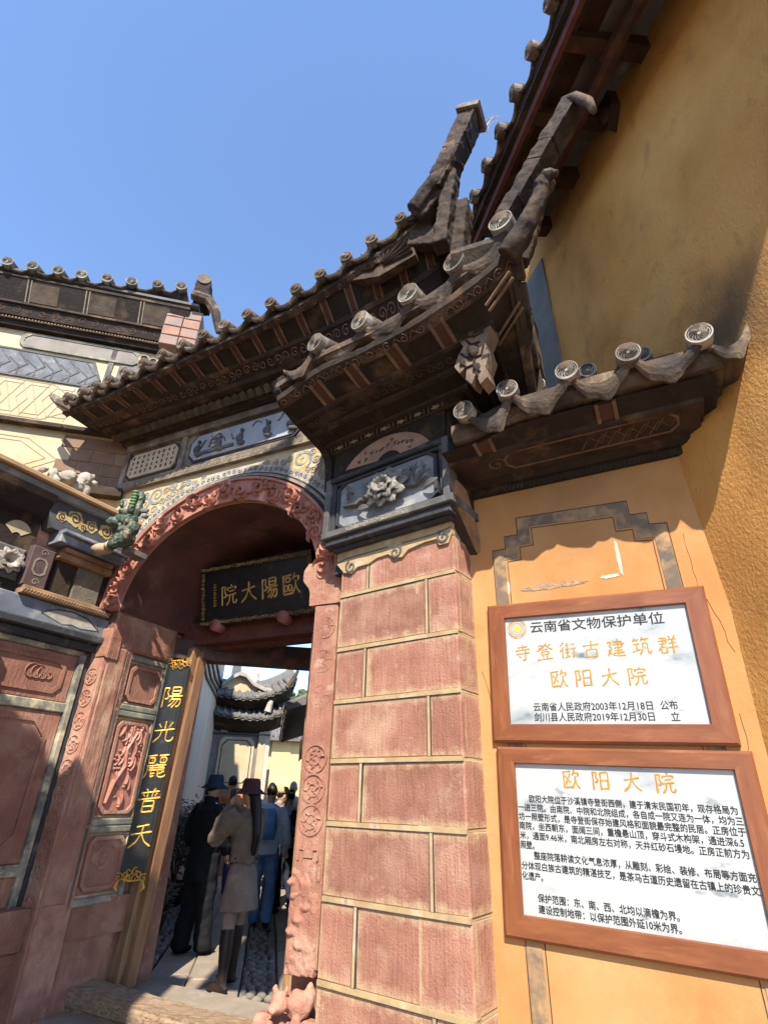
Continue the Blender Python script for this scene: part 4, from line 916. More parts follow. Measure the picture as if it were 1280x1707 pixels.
# pale carved creature on the corner of the soffit
b=MB(); cq=hit(P,795,590,.50); ca=(cq-P.o).dot(P.u); cz_=cq.z
CPX=[(774,512),(783,545),(800,536),(816,528),(818,548),(808,570),(815,590),(808,612),(812,628),(800,640),(793,622),(786,640),(776,632),(778,610),(766,622),(757,612),(764,592),(772,578),(764,566),(762,548),(770,540)]
cp_=[hit(P,x,y,.50) for x,y in CPX]; pl_=[((p-P.o).dot(P.u),p.z) for p in cp_]; b.prism(P,pl_,.38,.50)
co_=b.build('carved_corner_creature', mat('pale_wood_creature',(.22,.155,.105),(.10,.07,.05),7,.8,.6,40,.012), rp)
b=MB()
for ln in ([(770,560),(785,575),(800,570)],[(768,590),(785,600),(802,592),(806,575)],[(775,615),(790,608),(800,620)],[(780,550),(790,562),(806,552)],[(790,600),(796,628)],[(770,600),(776,612)]):
    q_=[hit(P,x,y,.50) for x,y in ln]; b.ridge(P,[((p-P.o).dot(P.u),p.z) for p in q_],.016,.50,.512)
for ln,r_ in (((785,555),.035),((790,585),.05),((795,612),.03),((772,605),.025)):
    p=hit(P,*ln,.50); b.ball(p,(r_,r_*.6,r_*1.2),8,6)
b.build('relief', BROWN2, co_)
b=MB()
for (s0_,d0_,s1_,d1_) in ((.66,.62,.86,.70),(.55,.30,.82,.46),(.45,.10,.72,.20),(.40,-.1,.66,-.06)):
    for o in (0,.05):
        p=[P.pt(s0_,4.17,d0_+o),P.pt(s1_,4.25,d1_+o)]; b.tube(p,.010,4)
b.build('corner_strip', STRIPE, rp)
b=MB(); b.box(S,.585,.665,3.8,5.0,-.1,.14); b.box(S,.54,.58,3.9,4.6,-.1,.06); b.prism(S,[(.56,3.82),(.70,3.82),(.70,3.90),(.56,3.95)],-.1,.18); b.tube([S.pt(.62,4.9,.14),S.pt(.60,5.15,.2),S.pt(.58,5.3,.3)],[.06,.05,.04],6); b.build('corner_bracket', BROWN, rp)
capP=cap_mesh(.078,'round_tile_end',CAPM,11); backP=back_mesh(.074,.42,'round_tile',CLAY); dripP=drip_mesh(.44,.085,.42,'drip_tile',CLAY,.105)
tile_row(P, zP, [-.67,-.236,.175,.53,.863], .78, rp, capP, backP, dripP, .078, dripw=.40, lift=.0, jit=.04)
for k in range(3):
    t=.18+.30*k; inst('drip_tile',dripP,Matrix.Translation(P.pt(.95-.30*t,4.60-.22*t,.78-1.1*t))@Fr((0,0),22,(1,0,0)).mat(0,0,0)@Matrix.Diagonal((.75,1,1,1)),rp)
inst('drip_tile', dripP, P.mat(-.86, zP(-.86)-.03, .78, rot=.25) @ Matrix.Diagonal((.7,1,1,1)), rp)
# upturned hip ridges, placed on the corner
b=MB(); hq=lambda x,y,d: hit(P,x,y,d)
b.tube([hq(845,430,.74),hq(872,385,.76),hq(892,345,.78),hq(905,308,.80)],[(.085,.07),(.072,.065),(.058,.055),(.042,.042)],8); b.tube([hq(903,312,.80),hq(912,291,.80),hq(928,290,.80)],[.055,.045,.028],7); b.tube([hq(868,440,.55),hq(900,330,.60),hq(922,300,.62)],[.065,.05,.035],7); hp=b.build('hip_tail_carving', BROWN, rp, True); r=hp.modifiers.new('remesh','REMESH'); r.mode='VOXEL'; r.voxel_size=.012; r.use_smooth_shade=True; q_=hp.modifiers.new('wear','DISPLACE'); q_.texture=FLT; q_.strength=.035; q_.mid_level=.5; q_.texture_coords='GLOBAL'
b=MB(); b.ball(hq(915,291,.81),(.055,.04,.022)); b.build('hip_tail_tip', CAPM, hp)
b=MB(); r0=hq(842,372,.62); r1=hq(952,182,.62); bar(b,r0,r1,.10,.13,P.n); rd=b.build('ridge_core', BROWN2, rp)
for k in range(6):
    b=MB(); a0=r0+(r1-r0)*(k/6-.01); a1=r0+(r1-r0)*((k+1)/6+.02); bar(b,a0,a1,.112+random.uniform(-.008,.01),.15+random.uniform(-.01,.01),P.n,.94); o=b.build('ridge_tile', BROWN, rd); weather(o,.025,.07,4)
b=MB(); axx=(r1-r0).normalized(); b.tube([hq(938,168,.66),hq(958,162,.68),hq(980,170,.68),hq(990,186,.66)],[.025,.034,.034,.02],8); b.build('ridge_cap', CLAY, rd, True)

# ================================================================== PLAQUE WALL with its small canopy
sw = thing('plaque_wall', 'low ochre plastered wall with grey painted frame carrying two marble plaques', 'wall', S.pt(.7,0,-.1))
b=MB(); b.box(S,-.05,1.44,-.1,3.44,-.35,0); b.build('plaster', OCH, sw)
PG=GREY
b=MB()
st_=[(.165,.05),(.165,2.99),(.255,2.99),(.255,3.08),(.345,3.08),(.345,3.20),(1.03,3.165),(1.03,3.07),(1.13,3.065),(1.13,2.99),(1.215,2.98),(1.215,.05)]
def stairband(off,wd,d0,d1,m,name):
    o=[(.165+off,.05),(.165+off,2.99-off),(.255+off,2.99-off),(.255+off,3.08-off),(.345+off,3.08-off),(.345+off,3.205-off),(1.035-off,3.175-off),(1.035-off,3.075-off),(1.13-off,3.07-off),(1.13-off,2.99-off),(1.225-off,2.98-off),(1.225-off,.05)]
    i=off+wd
    n=[(.165+i,.05),(.165+i,2.99-i),(.255+i,2.99-i),(.255+i,3.08-i),(.345+i,3.08-i),(.345+i,3.205-i),(1.035-i,3.175-i),(1.035-i,3.075-i),(1.13-i,3.07-i),(1.13-i,2.99-i),(1.225-i,2.98-i),(1.225-i,.05)]
    b=MB(); b.band(S,o,n,d0,d1); return b.build(name,m,sw)
stairband(0,.075,-.005,.004,mat('faded_grey_band',(.115,.092,.07),(.17,.125,.085),4,.9,.3,50,.003,c3=(.42,.25,.11),s3=5,t3=(.5,.68),c4=(.30,.2,.11),s4=12,t4=(.5,.7)),'painted_stepped_frame')
stairband(.088,.004,-.002,.003,BLACK,'painted_line'); stairband(-.008,.004,-.002,.003,BLACK,'painted_line')
b=MB()   # flaked patch of plaster
def blob(cx,cz,rx,rz,n=26): return [(cx+rx*math.cos(a)*random.uniform(.8,1.15), cz+rz*math.sin(a)*random.uniform(.6,1.3)) for a in np.linspace(0,2*math.pi,n+1)[:-1]]
b.prism(S,blob(.52,2.69,.20,.022),-.002,.0025); b.build('flaked_patch', mat('bare_plaster_grit',(.42,.28,.17),(.26,.17,.11),30,.95,1.0,90,.01), sw)
b=MB(); b.prism(S,blob(.93,2.82,.012,.11),-.002,.003); b.prism(S,blob(.86,2.70,.06,.012),-.002,.003); b.prism(S,blob(.24,2.72,.015,.05),-.002,.003); b.build('flaked_patch', mat('bare_white_lime',(.66,.56,.44),(.5,.4,.3),30,.95,.6,90,.006), sw)
for (x0,z0,n_,dx,dz) in ((1.30,2.9,14,.008,-.05),(.03,2.2,12,.006,-.06),(1.33,1.9,10,-.006,-.05)):
    b=MB(); pts=[(x0,z0)]
    for k in range(n_): pts.append((pts[-1][0]+dx+random.uniform(-.014,.014),pts[-1][1]+dz+random.uniform(-.01,.01)))
    b.ribbon(S,pts,[.001+.0015*random.random() for _ in pts],-.001,.0015); b.build('plaster_crack', BROWN, sw)
# canopy of the plaque wall
zS=pathfn([(-.1,3.68),(.25,3.70),(.512,3.775),(.876,3.775),(1.218,3.772),(1.575,3.76),(1.9,3.70)])
zS0=lambda a:zS(a)-3.77
def sst(prof,m,name,s0,s1):
    b=MB(); b.sweep(S,list(np.linspace(s0,s1,20)),prof,zS0); return b.build(name,m,sw)
h_=sst([(-.3,3.42,0),(.03,3.42,0),(.03,3.47,0),(-.3,3.47,0)],BROWN2,'cornice_moulding',0,1.44)
b=MB()
for k in range(48): b.ribbon(S,[(.03+k*.029,3.427),(.045+k*.029,3.463)],.006,.03,.034)
b.build('hatched_pattern', BROWN, h_)
sst([(-.3,3.47,0),(.06,3.47,0),(.11,3.505,0),(-.3,3.53,0)],BROWN2,'cornice_moulding',0,1.47)
q_=sst([(-.3,3.505,0),(.13,3.505,0),(.35,3.545,.2),(-.3,3.58,.2)],BROWN,'carved_band',0,1.53)
b=MB(); sl=Slant(S,(.13,3.505,0),(.35,3.545,.2),zS0,1)
for k in range(6):
    a=.85+k*.08; b.ridge(sl,[(a,.05),(a+.06,.15),(a+.12,.08),(a+.17,.17)],.008,0,.006)
b.ridge(sl,spiral(.3,.11,.07,1.3),.010,0,.006); b.band(sl,octo(.36,1.42,.03,.2,.05),octo(.375,1.405,.042,.188,.045),0,.006,True); b.build('carved_scroll', LINED, q_)
sst([(-.3,3.54,.2),(.365,3.532,.2),(.375,3.56,.25),(-.3,3.60,.2)],BROWN,'cornice_moulding',0,1.55)
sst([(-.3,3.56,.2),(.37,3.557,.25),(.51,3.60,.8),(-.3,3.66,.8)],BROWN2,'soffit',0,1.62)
sl=Slant(S,(.37,3.557,.25),(.51,3.60,.8),zS0,1)
for a in (.22,.98):
    b=MB(); b.prism(sl,[(a+.022,.01),(a+.10,.01),(a+.10,.13),(a+.022,.13)],-.01,.006); rk=b.build('rafter_end', SREDP, sw)
    b=MB(); b.prism(sl,[(a,.0),(a+.022,.0),(a+.022,.14),(a,.14)],-.01,.014); b.prism(sl,[(a+.10,.0),(a+.122,.0),(a+.122,.14),(a+.10,.14)],-.01,.014); b.build('pale_strip', STRIPE, rk)
sst([(-.3,3.62,.8),(.54,3.63,.85),(.57,3.69,1),(.57,3.76,1),(-.3,4.14,1)],CLAY,'roof_slab',.1,1.66)
capS=cap_mesh(.068,'round_tile_end',CAPM,11); backS=back_mesh(.065,.30,'round_tile',CLAY); dripS=drip_mesh(.36,.09,.34,'drip_tile',CLAY,.11)
tile_row(S, zS, [.22,.512,.876,1.218,1.575], .64, sw, capS, backS, dripS, .068, dripw=.36, lift=.01, jit=.04)
inst('drip_tile',dripS,S.mat(1.70,3.76,.60,rot=.12)@Matrix.Diagonal((.62,1,.9,1)),sw)
# second row on the ridge behind
zS2=lambda a:4.20
tile_row(S, zS2, [.62,.98,1.34], .05, sw, cap_mesh(.062,'round_tile_end',CAPM,10), back_mesh(.058,.25,'round_tile',CLAY), drip_mesh(.36,.05,.25,'drip_tile',CLAY), .062, dripw=.36, lift=.04)
b=MB(); b.box(S,.3,1.6,4.02,4.14,-.1,.12); b.build('ridge_block', BROWN, sw)
b=MB(); b.ribbon(S,cyc(.72,4.08,.028,12),.008,.12,.13); b.ribbon(S,cyc(.80,4.08,.028,12),.008,.12,.13); b.ribbon(S,cyc(.66,4.08,.02,12),.008,.12,.13); b.build('pierced_ring', CAPM, sw)
b=MB(); b.tube([S.pt(.42,4.12,.1),S.pt(.42,4.24,.1)],.045,10); b.tube([S.pt(.36,4.30,-.1),S.pt(.36,4.62,-.1)],.04,10); b.build('upright_tile', CAPM, sw)

# ================================================================== TALL OCHRE HOUSE
th = thing('tall_house', 'tall windowless ochre plastered house rising at the right under dark timber eaves', 'house', T.pt(0,0,-.5))
b=MB(); v=[];f=[]; nx,nz=60,70           # gently uneven plaster
X=np.linspace(-1.6,3.2,nx); Z=np.linspace(-.1,7.15,nz)
nzs=rng.rand(nx//4+3,nz//4+3)
def und(i,k):
    a,b_=i/4,k/4; i0,k0=int(a),int(b_); fa,fb=a-i0,b_-k0
    return (nzs[i0,k0]*(1-fa)*(1-fb)+nzs[i0+1,k0]*fa*(1-fb)+nzs[i0,k0+1]*(1-fa)*fb+nzs[i0+1,k0+1]*fa*fb)
for i in range(nx):
    for k in range(nz): v.append(T.pt(X[i],Z[k],(und(i,k)-.5)*.035))
for i in range(nx-1):
    for k in range(nz-1): o=i*nz+k; f.append((o,o+1,o+nz+1,o+nz))
b.add(v,f); b.build('wall', OCHR, th, True)
b=MB(); b.box(T,-1.6,3.2,-.1,7.15,-3,-.03); b.build('wall_core', OCHR, th)
b=MB(); b.box(T,-1.62,-.98,-.1,6.6,-.2,.02); b.build('corner_pilaster', mat('pale_grey_render',(.17,.16,.14),(.12,.115,.10),3,.85,.1), th)
# soot stain above small canopy
# eaves
TE=.80
b=MB(); b.sweep(T,[-.95,3.3],[(-.1,7.02,0),(.1,6.98,0),(TE+.06,6.62,0),(TE+.06,6.66,0),(-.1,7.12,0)]); b.build('eave_boarding', DWOOD, th)
for i in range(8):
    a=-.8+i*.52; b=MB(); b.hexa([T.pt(a-.06,6.80,-.02),T.pt(a+.06,6.80,-.02),T.pt(a+.06,6.98,-.02),T.pt(a-.06,6.98,-.02),T.pt(a-.05,6.50,TE-.02),T.pt(a+.05,6.50,TE-.02),T.pt(a+.05,6.61,TE-.02),T.pt(a-.05,6.61,TE-.02)]); b.build('rafter', DWOOD, th)
b=MB(); b.tube([T.pt(-1.0,6.62,.35),T.pt(3.3,6.62,.35)],.07,8); b.build('purlin', DWOOD, th)
b=MB(); b.box(T,-.98,3.3,6.46,6.56,TE-.03,TE+.01); b.build('fascia', RWOOD, th)
b=MB(); b.box(T,-1.0,3.3,6.565,6.60,TE-.1,TE+.06); b.build('eave_batten', BROWN, th)
zT=lambda a:6.72
tile_row(T, zT, [-.92+.30*i for i in range(14)], TE+.12, th, cap_mesh(.065,'round_tile_end',CAPK,8), back_mesh(.062,.5,'round_tile',CLAY), drip_mesh(.30,.065,.5,'drip_tile',CLAY,.03), .065, dripw=.30, lift=.02, pitch=.45)
b=MB(); b.sweep(T,[-1.0,3.3],[(-1.6,7.75,0),(TE+.05,6.70,0),(TE+.05,6.66,0),(-1.6,7.6,0)]); b.build('roof', RTILE, th)
# bracket at wall head
b=MB(); b.prism(T,[(.30,6.55),(.30,6.98),(.42,6.98),(.42,6.75)],.0,.10); b.ball(T.pt(.33,6.70,.12),(.06,.06,.10),6,5); b.build('bracket', DWOOD, th)
# dry weed on the roofs
wd=MB()
base=A.pt(3.93,7.33,.78)
base=hit(T,806,214,TE)
for k in range(26):
    a=random.uniform(0,6.28); l_=random.uniform(.1,.22); p=base+Vector((random.uniform(-.05,.05),random.uniform(-.05,.05),0)); q=p+Vector((math.cos(a)*l_*.8,math.sin(a)*l_*.5,l_)); m_=(p+q)/2+Vector((0,0,.05))
    wd.tube([p,m_,q],[.003,.0025,.0015],4)
    for j in range(3): wd.ball(q+Vector((random.uniform(-.02,.02),random.uniform(-.02,.02),random.uniform(-.02,.02))),.006,4,3)
tag(wd.build('dry_weed', mat('dry_straw',(.45,.38,.30),None,9,.9,0)),'thin dry weed growing on the end tile of the tall roof','plant')

# ================================================================== LEFT HOUSE (patterned wall)
lh = thing('left_house', 'cream house wall with incised hexagon pattern and dark tiled eave behind the left pier', 'house', N.pt(-1.2,0,-.3))
b=MB(); b.box(N,-3.2,.55,-.1,7.0,-3.5,0); b.build('wall', CREAM, lh)
b=MB(); b.box(N,-3.2,.06,5.16,5.21,-.01,.09); b.build('string_course', BROWN, lh)
b=MB(); b.box(N,-3.2,.06,4.36,4.46,-.01,.12); b.build('string_course', BROWN, lh)
# brick-painted end (grey panels with joints)
for r_ in range(4):
    for c_ in range(3):
        s0=-.62+c_*.24-(.12 if r_%2 else 0)
        if s0+.23>.06: s1_=.02
        else: s1_=s0+.232
        KB=random.uniform(.8,1.2); b=MB(); b.block(N,s0,s1_,4.47+r_*.165,4.47+r_*.165+.158,-.01,.012,.006,.002); b.build('brick', mat('brown_brick%d%d'%(r_,c_),tuple(x*KB for x in (.24,.155,.105)),None,5,.9,.3), lh)
# incised hexagons on lit plaster
b=MB()
def hexring(cx,cz,rx,rz,wd,d=0):
    o=[(cx+rx*math.cos(R_(a)),cz+rz*math.sin(R_(a))) for a in range(0,361,60)]; b.ribbon(N,o,wd,d-.002,d+.005)
hexring(-1.45,4.78,.72,.27,.012); hexring(-1.45,4.78,.60,.21,.008); hexring(-1.45,5.55,.80,.30,.012)
for k in range(4):
    x=-1.75+k*.28; hexring(x,5.55,.20,.24,.010); b.ribbon(N,[(x-.1,5.3),(x+.1,5.8)],.010,-.002,.005); b.ribbon(N,[(x+.1,5.3),(x-.1,5.8)],.010,-.002,.005)
b.build('incised_hexagon', mat('soft_incised_line',(.40,.31,.20),None,9,.9,.1), lh)
# grey fret panel
b=MB(); b.prism(N,[(-3.2,5.86),(-.72,5.86),(-.60,5.98),(-.72,6.22),(-.80,6.25),(-3.2,6.25)],.0,.012); b.build('painted_panel', mat('dull_slate_panel',(.16,.17,.18),(.10,.105,.115),6,.85,.2,40,.004,c3=(.3,.28,.24),s3=5), lh)
b=MB(); o=[(-3.2,5.84),(-.70,5.84),(-.57,5.98),(-.70,6.25),(-3.2,6.27)]; i_=[(-3.2,5.865),(-.73,5.865),(-.605,5.98),(-.725,6.225),(-3.2,6.245)]; b.band(N,o,i_,.0,.02)
for k in range(12):
    x=-2.9+k*.19
    b.ribbon(N,[(x,5.88),(x+.16,6.05),(x+.02,6.22)],.02,.012,.018); b.ribbon(N,[(x+.08,5.88),(x+.08,6.0),(x-.06,6.12)],.016,.012,.018)
b.build('painted_fret', GREY, lh)
b=MB(); b.box(N,-.55,-.49,5.9,6.55,0,.02); b.box(N,-.42,.1,5.9,6.3,0,.012); b.build('painted_panel', GREY, lh)
b=MB(); b.prism(N,octo(-1.55,-.25,6.32,6.50,.06),0,.02); b.build('painted_panel', mat('faded_grey_panel',(.24,.21,.18),None,4,.85,.2), lh)
b=MB(); b.band(N,octo(-1.60,-.20,6.29,6.53,.07),octo(-1.55,-.25,6.32,6.50,.06),0,.03,True); b.ribbon(N,cyc(-.17,6.42,.07,16),.018,0,.03); b.ribbon(N,cyc(-.05,6.42,.045,14),.014,0,.03); b.ribbon(N,cyc(-2.0,6.42,.13,16),.03,0,.03); b.ribbon(N,cyc(-2.2,6.42,.08,16),.03,0,.03); b.build('relief_border', GRC, lh)
def nst(prof,m,name,s0=-3.2,s1=.30):
    b=MB(); b.sweep(N,[s0,s1],prof); return b.build(name,m,lh)
nst([(-.1,6.56,0),(.08,6.56,0),(.10,6.62,0),(-.1,6.62,0)],BROWN2,'cornice_moulding')
h2=nst([(-.1,6.62,0),(.13,6.62,0),(.13,6.66,0),(-.1,6.66,0)],BROWN,'cornice_moulding')
b=MB()
for k in range(90): b.box(N,-3.1+k*.037,-3.1+k*.037+.016,6.63,6.65,.13,.136)
b.build('bead_row', OCHD, h2)
nst([(-.1,6.66,0),(.15,6.66,0),(.19,6.80,0),(-.1,6.80,0)],BROWN2,'painted_band')
b=MB(); sl=Slant(N,(.15,6.66,0),(.19,6.80,0),lambda a:0,1)
for k in range(20): b.ridge(sl,spiral(-2.9+k*.15,.075,.05 if k%3 else .03,1.2,k,1 if k%2 else -1,13),.010,0,.006)
b.build('carved_scroll', LINED, lh)
nst([(-.1,6.80,0),(.22,6.80,0),(.22,6.83,0),(-.1,6.83,0)],BROWN,'cornice_moulding')
nst([(-.1,6.83,0),(.21,6.831,0),(.34,7.11,0),(-.1,7.14,0)],BROWN2,'soffit')
sl=Slant(N,(.21,6.831,0),(.34,7.11,0),lambda a:0,1)
for k,s_ in enumerate((-3.0,-2.3,-1.62,-.95,-.3)):
    b=MB(); b.ribbon(sl,[(s_,0),(s_+.0,.30)],.014,0,.006); b.ribbon(sl,[(s_+.04,0),(s_+.04,.30)],.014,0,.006); b.build('pale_strip', LINE, lh)
    b=MB(); b.prism(sl,[(s_+.05,.02),(s_+.36,.02),(s_+.36,.27),(s_+.05,.27)],0,.004); b.build('faded_patch', mat('faded_patch%d'%k,(.12,.085,.055),(.05,.035,.026),5,.85,.4), lh)
nst([(-.1,7.13,0),(.35,7.11,0),(.35,7.15,0),(-.1,7.18,0)],BROWN,'eave_board')
zN=pathfn([(-3.2,7.24),(-1.88,7.26),(-1.04,7.29),(-.45,7.34),(.14,7.44),(.4,7.5)])
tile_row(N, zN, [-3.0,-2.72,-2.44,-2.16,-1.88,-1.60,-1.31,-1.04,-.745,-.456,-.15,.14], .40, lh, cap_mesh(.07,'round_tile_end',CAPM,12), back_mesh(.066,.4,'round_tile',CLAY), drip_mesh(.29,.05,.4,'drip_tile',CLAY,.035), .07, dripw=.29, lift=-.01)
b=MB(); b.sweep(N,[-3.2,.4],[(.36,7.19,0),(.36,7.23,0),(-3.2,7.9,0),(-3.2,7.6,0)]); b.build('roof', RTILE, lh)
b=MB(); b.block(N,.30,.50,7.32,7.62,.1,.42,.01); rr=b.build('ridge_end', BROWN2, lh)
b=MB(); b.tube([N.pt(.40,7.64,.44),N.pt(.40,7.64,.2)],.09,14); b.build('ridge_cap', CAPK, rr)
b=MB(); b.tube([N.pt(.30,7.32,.42),N.pt(.5,7.30,.40),N.pt(.62,7.15,.38),N.pt(.72,6.85,.30)],[.07,.075,.07,.05],8); b.build('gable_tile_edge', CLAY, lh)
# painted brick gable head
GE=Fr(tuple(N.pt(.10,0,.30))[:2],77)
for r_ in range(4):
    for c_ in range(2):
        s0=.03+c_*.22; b=MB(); b.block(N,s0,s0+.21,6.5+r_*.165,6.5+r_*.165+.155,.0,.30,.008,.003); b.build('brick', BRICKR if (r_+c_)%2 else mat('grey_red_brick%d%d'%(r_,c_),(.22,.19,.17),(.32,.18,.13),4,.9,.3), lh)

# ------------------------------------------------------------------ statues on the ledges
def chisel_mod(o,st=.018,sz=.03):
    t=bpy.data.textures.new('chisel','CLOUDS'); t.noise_scale=sz; t.noise_depth=2; q_=o.modifiers.new('chisel','DISPLACE'); q_.texture=t; q_.strength=st; q_.mid_level=.5; q_.texture_coords='GLOBAL'
def statue(name,label,cat,m,base,parts,fr):
    b=MB()
    for (s_,z_,d_,r) in parts: b.ball(fr.pt(base[0]+s_,base[1]+z_,base[2]+d_),r,9,7,Matrix.Rotation(R_(-25),3,'Z'))
    o=b.build(name,m,None,True)
    r=o.modifiers.new('remesh','REMESH'); r.mode='VOXEL'; r.voxel_size=.008; r.use_smooth_shade=True
    chisel_mod(o); return tag(o,label,cat)
statue('stone_beast','small pale weathered stone beast standing on the orange ledge of the left pier','statue',PALE,(-.80,3.985,.10),
  [(0,.13,0,(.13,.07,.075)),(.12,.10,0,(.07,.07,.09)),(.17,.2,0,(.075,.07,.085)),(.20,.07,.03,(.04,.04,.08)),(.12,.05,-.03,(.035,.035,.06)),(-.12,.10,0,(.05,.05,.07)),(-.15,.05,.03,(.03,.03,.06)),(-.22,.10,0,(.08,.03,.03)),(.22,.26,.02,(.03,.03,.03)),(.25,.19,.03,(.04,.04,.035)),(-.10,.04,.04,(.035,.035,.05))],W)
gs = tag(bpy.data.objects.new('qilin_statue',None),'dark green glazed crouching beast statue beside the springing of the arch','statue'); col.objects.link(gs); gs.location=A.pt(-.08,3.5,.3); WORLD[gs.name]=A.pt(-.08,3.5,.3)
b=MB(); gq=hit(A,205,915,.40); gb=((gq-A.o).dot(A.u)-.02,gq.z,.40)
for (s_,z_,d_,r) in [(0,.10,0,(.11,.08,.08)),(.05,.20,.0,(.08,.07,.09)),(-.02,.30,.02,(.12,.08,.07)),(-.10,.26,.08,(.07,.06,.05)),(.04,.42,-.02,(.055,.05,.10)),(.04,.54,-.03,(.045,.045,.08)),(.10,.12,.06,(.04,.04,.08)),(-.05,.03,.06,(.05,.05,.05)),(.06,.36,.06,(.03,.03,.03)),(-.02,.36,.09,(.03,.03,.03))]:
    b.ball(A.pt(gb[0]+s_,gb[1]+z_,gb[2]+d_),r,9,7)
for k in range(14): b.ball(A.pt(gb[0]+random.uniform(-.11,.09),gb[1]+random.uniform(.05,.5),gb[2]+.07),(.022,.025,.03),6,5)
o=b.build('body', GREENG, gs, True); r=o.modifiers.new('remesh','REMESH'); r.mode='VOXEL'; r.voxel_size=.008; r.use_smooth_shade=True; chisel_mod(o,.02,.025)
b=MB()
for k in range(9): b.ball(A.pt(gb[0]+.045,gb[1]+.32+.032*k,gb[2]+.05),(.035,.02,.018),7,5)
b.build('scaled_crest', mat('mossy_green',(.12,.20,.07),(.07,.12,.05),10,.6,.2), gs, True)
b=MB(); b.ball(A.pt(gb[0]-.20,gb[1]+.02,gb[2]+.04),(.11,.06,.055),9,7); b.ball(A.pt(gb[0]-.11,gb[1]+.03,gb[2]+.06),(.04,.04,.04)); b.build('foreleg', mat('buff_stone',(.42,.30,.20),None,8,.8,.3), gs, True)
b=MB(); 
for (s_,z_,r) in ((-.10,.42,(.045,.02,.035)),(.12,.40,(.05,.02,.03)),(.15,.33,(.035,.02,.02)),(-.13,.36,(.035,.02,.025))): b.ball(A.pt(gb[0]+s_,gb[1]+z_,gb[2]-.04),r,8,6)
b.build('flame_tufts', mat('grey_tuft',(.16,.165,.16),None,8,.8,.3), gs, True)
b=MB(); b.box(A,gb[0]-.04,gb[0]+.07,gb[1]-.02,gb[1]+.03,.16,.36); b.build('stand', mat('stand_grey',(.16,.14,.11),None,6,.85,.3), gs)

# ================================================================== BOARDS AND PLAQUES
def text(fr, txt, x0, x1, zc, size, m, parent, name='lettering', d=.0015, bold=.012, xs=None):
    cu=bpy.data.curves.new(name,'FONT'); cu.body=txt; cu.size=size; cu.resolution_u=3
    t=bpy.data.objects.new('t',cu); col.objects.link(t); bpy.context.view_layer.update()
    me0=bpy.data.meshes.new_from_object(t.evaluated_get(bpy.context.evaluated_depsgraph_get())); bpy.data.objects.remove(t)
    n=len(me0.vertices); co=np.empty(n*3); me0.vertices.foreach_get('co',co); co=co.reshape(-1,3); fs=[tuple(p.vertices) for p in me0.polygons]
    x_,X_=co[:,0].min(),co[:,0].max(); z_,Z_=co[:,1].min(),co[:,1].max(); kx=(x1-x0)/(X_-x_)
    b=MB(); e=bold*size
    for q,(ox,oz) in enumerate(((-e,0),(e,0),(0,e),(0,-e))):
        b.add([fr.pt(x0+(p[0]-x_)*kx+ox, zc+p[1]-(z_+Z_)/2+oz, d+.0002*q) for p in co], fs)
    bpy.data.meshes.remove(me0)
    return b.build(name,m,parent,recalc=False)
rot=-.033; us=S.u*math.cos(rot)+Vector((0,0,1))*math.sin(rot); vsn=-S.u*math.sin(rot)+Vector((0,0,1))*math.cos(rot)
def plaque(o_s,o_z,Wd,Hd,ins,label,group=None):
    fr=FrG(S.pt(o_s,o_z,.004),us,vsn)
    pq=thing('marble_plaque',label,'plaque',fr.pt(Wd/2,0,0),'marble plaques in varnished frames'); l0,l1,z0,z1=ins
    def railp(q):
        b=MB(); 
        o=q; c=[( (a+Wd/2*0), z) for a,z in o]
        ctr=(sum(a for a,z in c)/4,sum(z for a,z in c)/4)
        n=4; e=.008
        # stepped section: body and raised inner flat
        v=[fr.pt(a,z,0) for a,z in c]+[fr.pt(a,z,.024) for a,z in c]
        k=[(a+(ctr[0]-a)*.0, z+(ctr[1]-z)*.0) for a,z in c]
        b.prism(fr,c,0,.026)
        return b,c
    q=[[(0,0),(Wd,0),(l1,z0),(l0,z0)],[(Wd,0),(Wd,Hd),(l1,z1),(l1,z0)],[(Wd,Hd),(0,Hd),(l0,z1),(l1,z1)],[(0,Hd),(0,0),(l0,z0),(l0,z1)]]
    e=.013
    q2=[[(e,e),(Wd-e,e),(l1+.004,z0-.004),(l0-.004,z0-.004)],[(Wd-e,e),(Wd-e,Hd-e),(l1+.004,z1+.004),(l1+.004,z0-.004)],[(Wd-e,Hd-e),(e,Hd-e),(l0-.004,z1+.004),(l1+.004,z1+.004)],[(e,Hd-e),(e,e),(l0-.004,z0-.004),(l0-.004,z1+.004)]]
    for i in range(4):
        b=MB(); b.prism(fr,q[i],0,.022)
        a=q[i]; c=q2[i]; v=[fr.pt(*p,.022) for p in a]+[fr.pt(*p,.032) for p in c]
        b.add(v,[(4,5,6,7)]+[(j,(j+1)%4,4+(j+1)%4,4+j) for j in range(4)])
        b.build('frame_rail', FWOOD if i%2==0 else FWOOD2, pq)
    b=MB(); b.prism(fr,[(l0-.01,z0-.01),(l1+.01,z0-.01),(l1+.01,z1+.01),(l0-.01,z1+.01)],.001,.010); sl_=b.build('marble_slab', MARB, pq)
    return fr,pq,sl_
fr1,pq1,sl1=plaque(.075,1.79,1.225,.815,(.108,1.118,.10,.722),'upper framed white marble plaque with a gold round emblem and large gold characters')
D1=.0105
text(fr1,'云南省文物保护单位',.262,1.0,.657,.074,INK,sl1,d=D1,bold=.016)
text(fr1,'云南省人民政府2003年12月18日',.245,.868,.193,.050,INK,sl1,d=D1,bold=.016)
text(fr1,'公布',.905,.985,.193,.050,INK,sl1,d=D1,bold=.016)
text(fr1,'剑川县人民政府2019年12月30日',.245,.868,.138,.050,INK,sl1,d=D1,bold=.016)
text(fr1,'立',.945,.985,.138,.050,INK,sl1,d=D1,bold=.016)
b=MB(); c=(.178,.655)
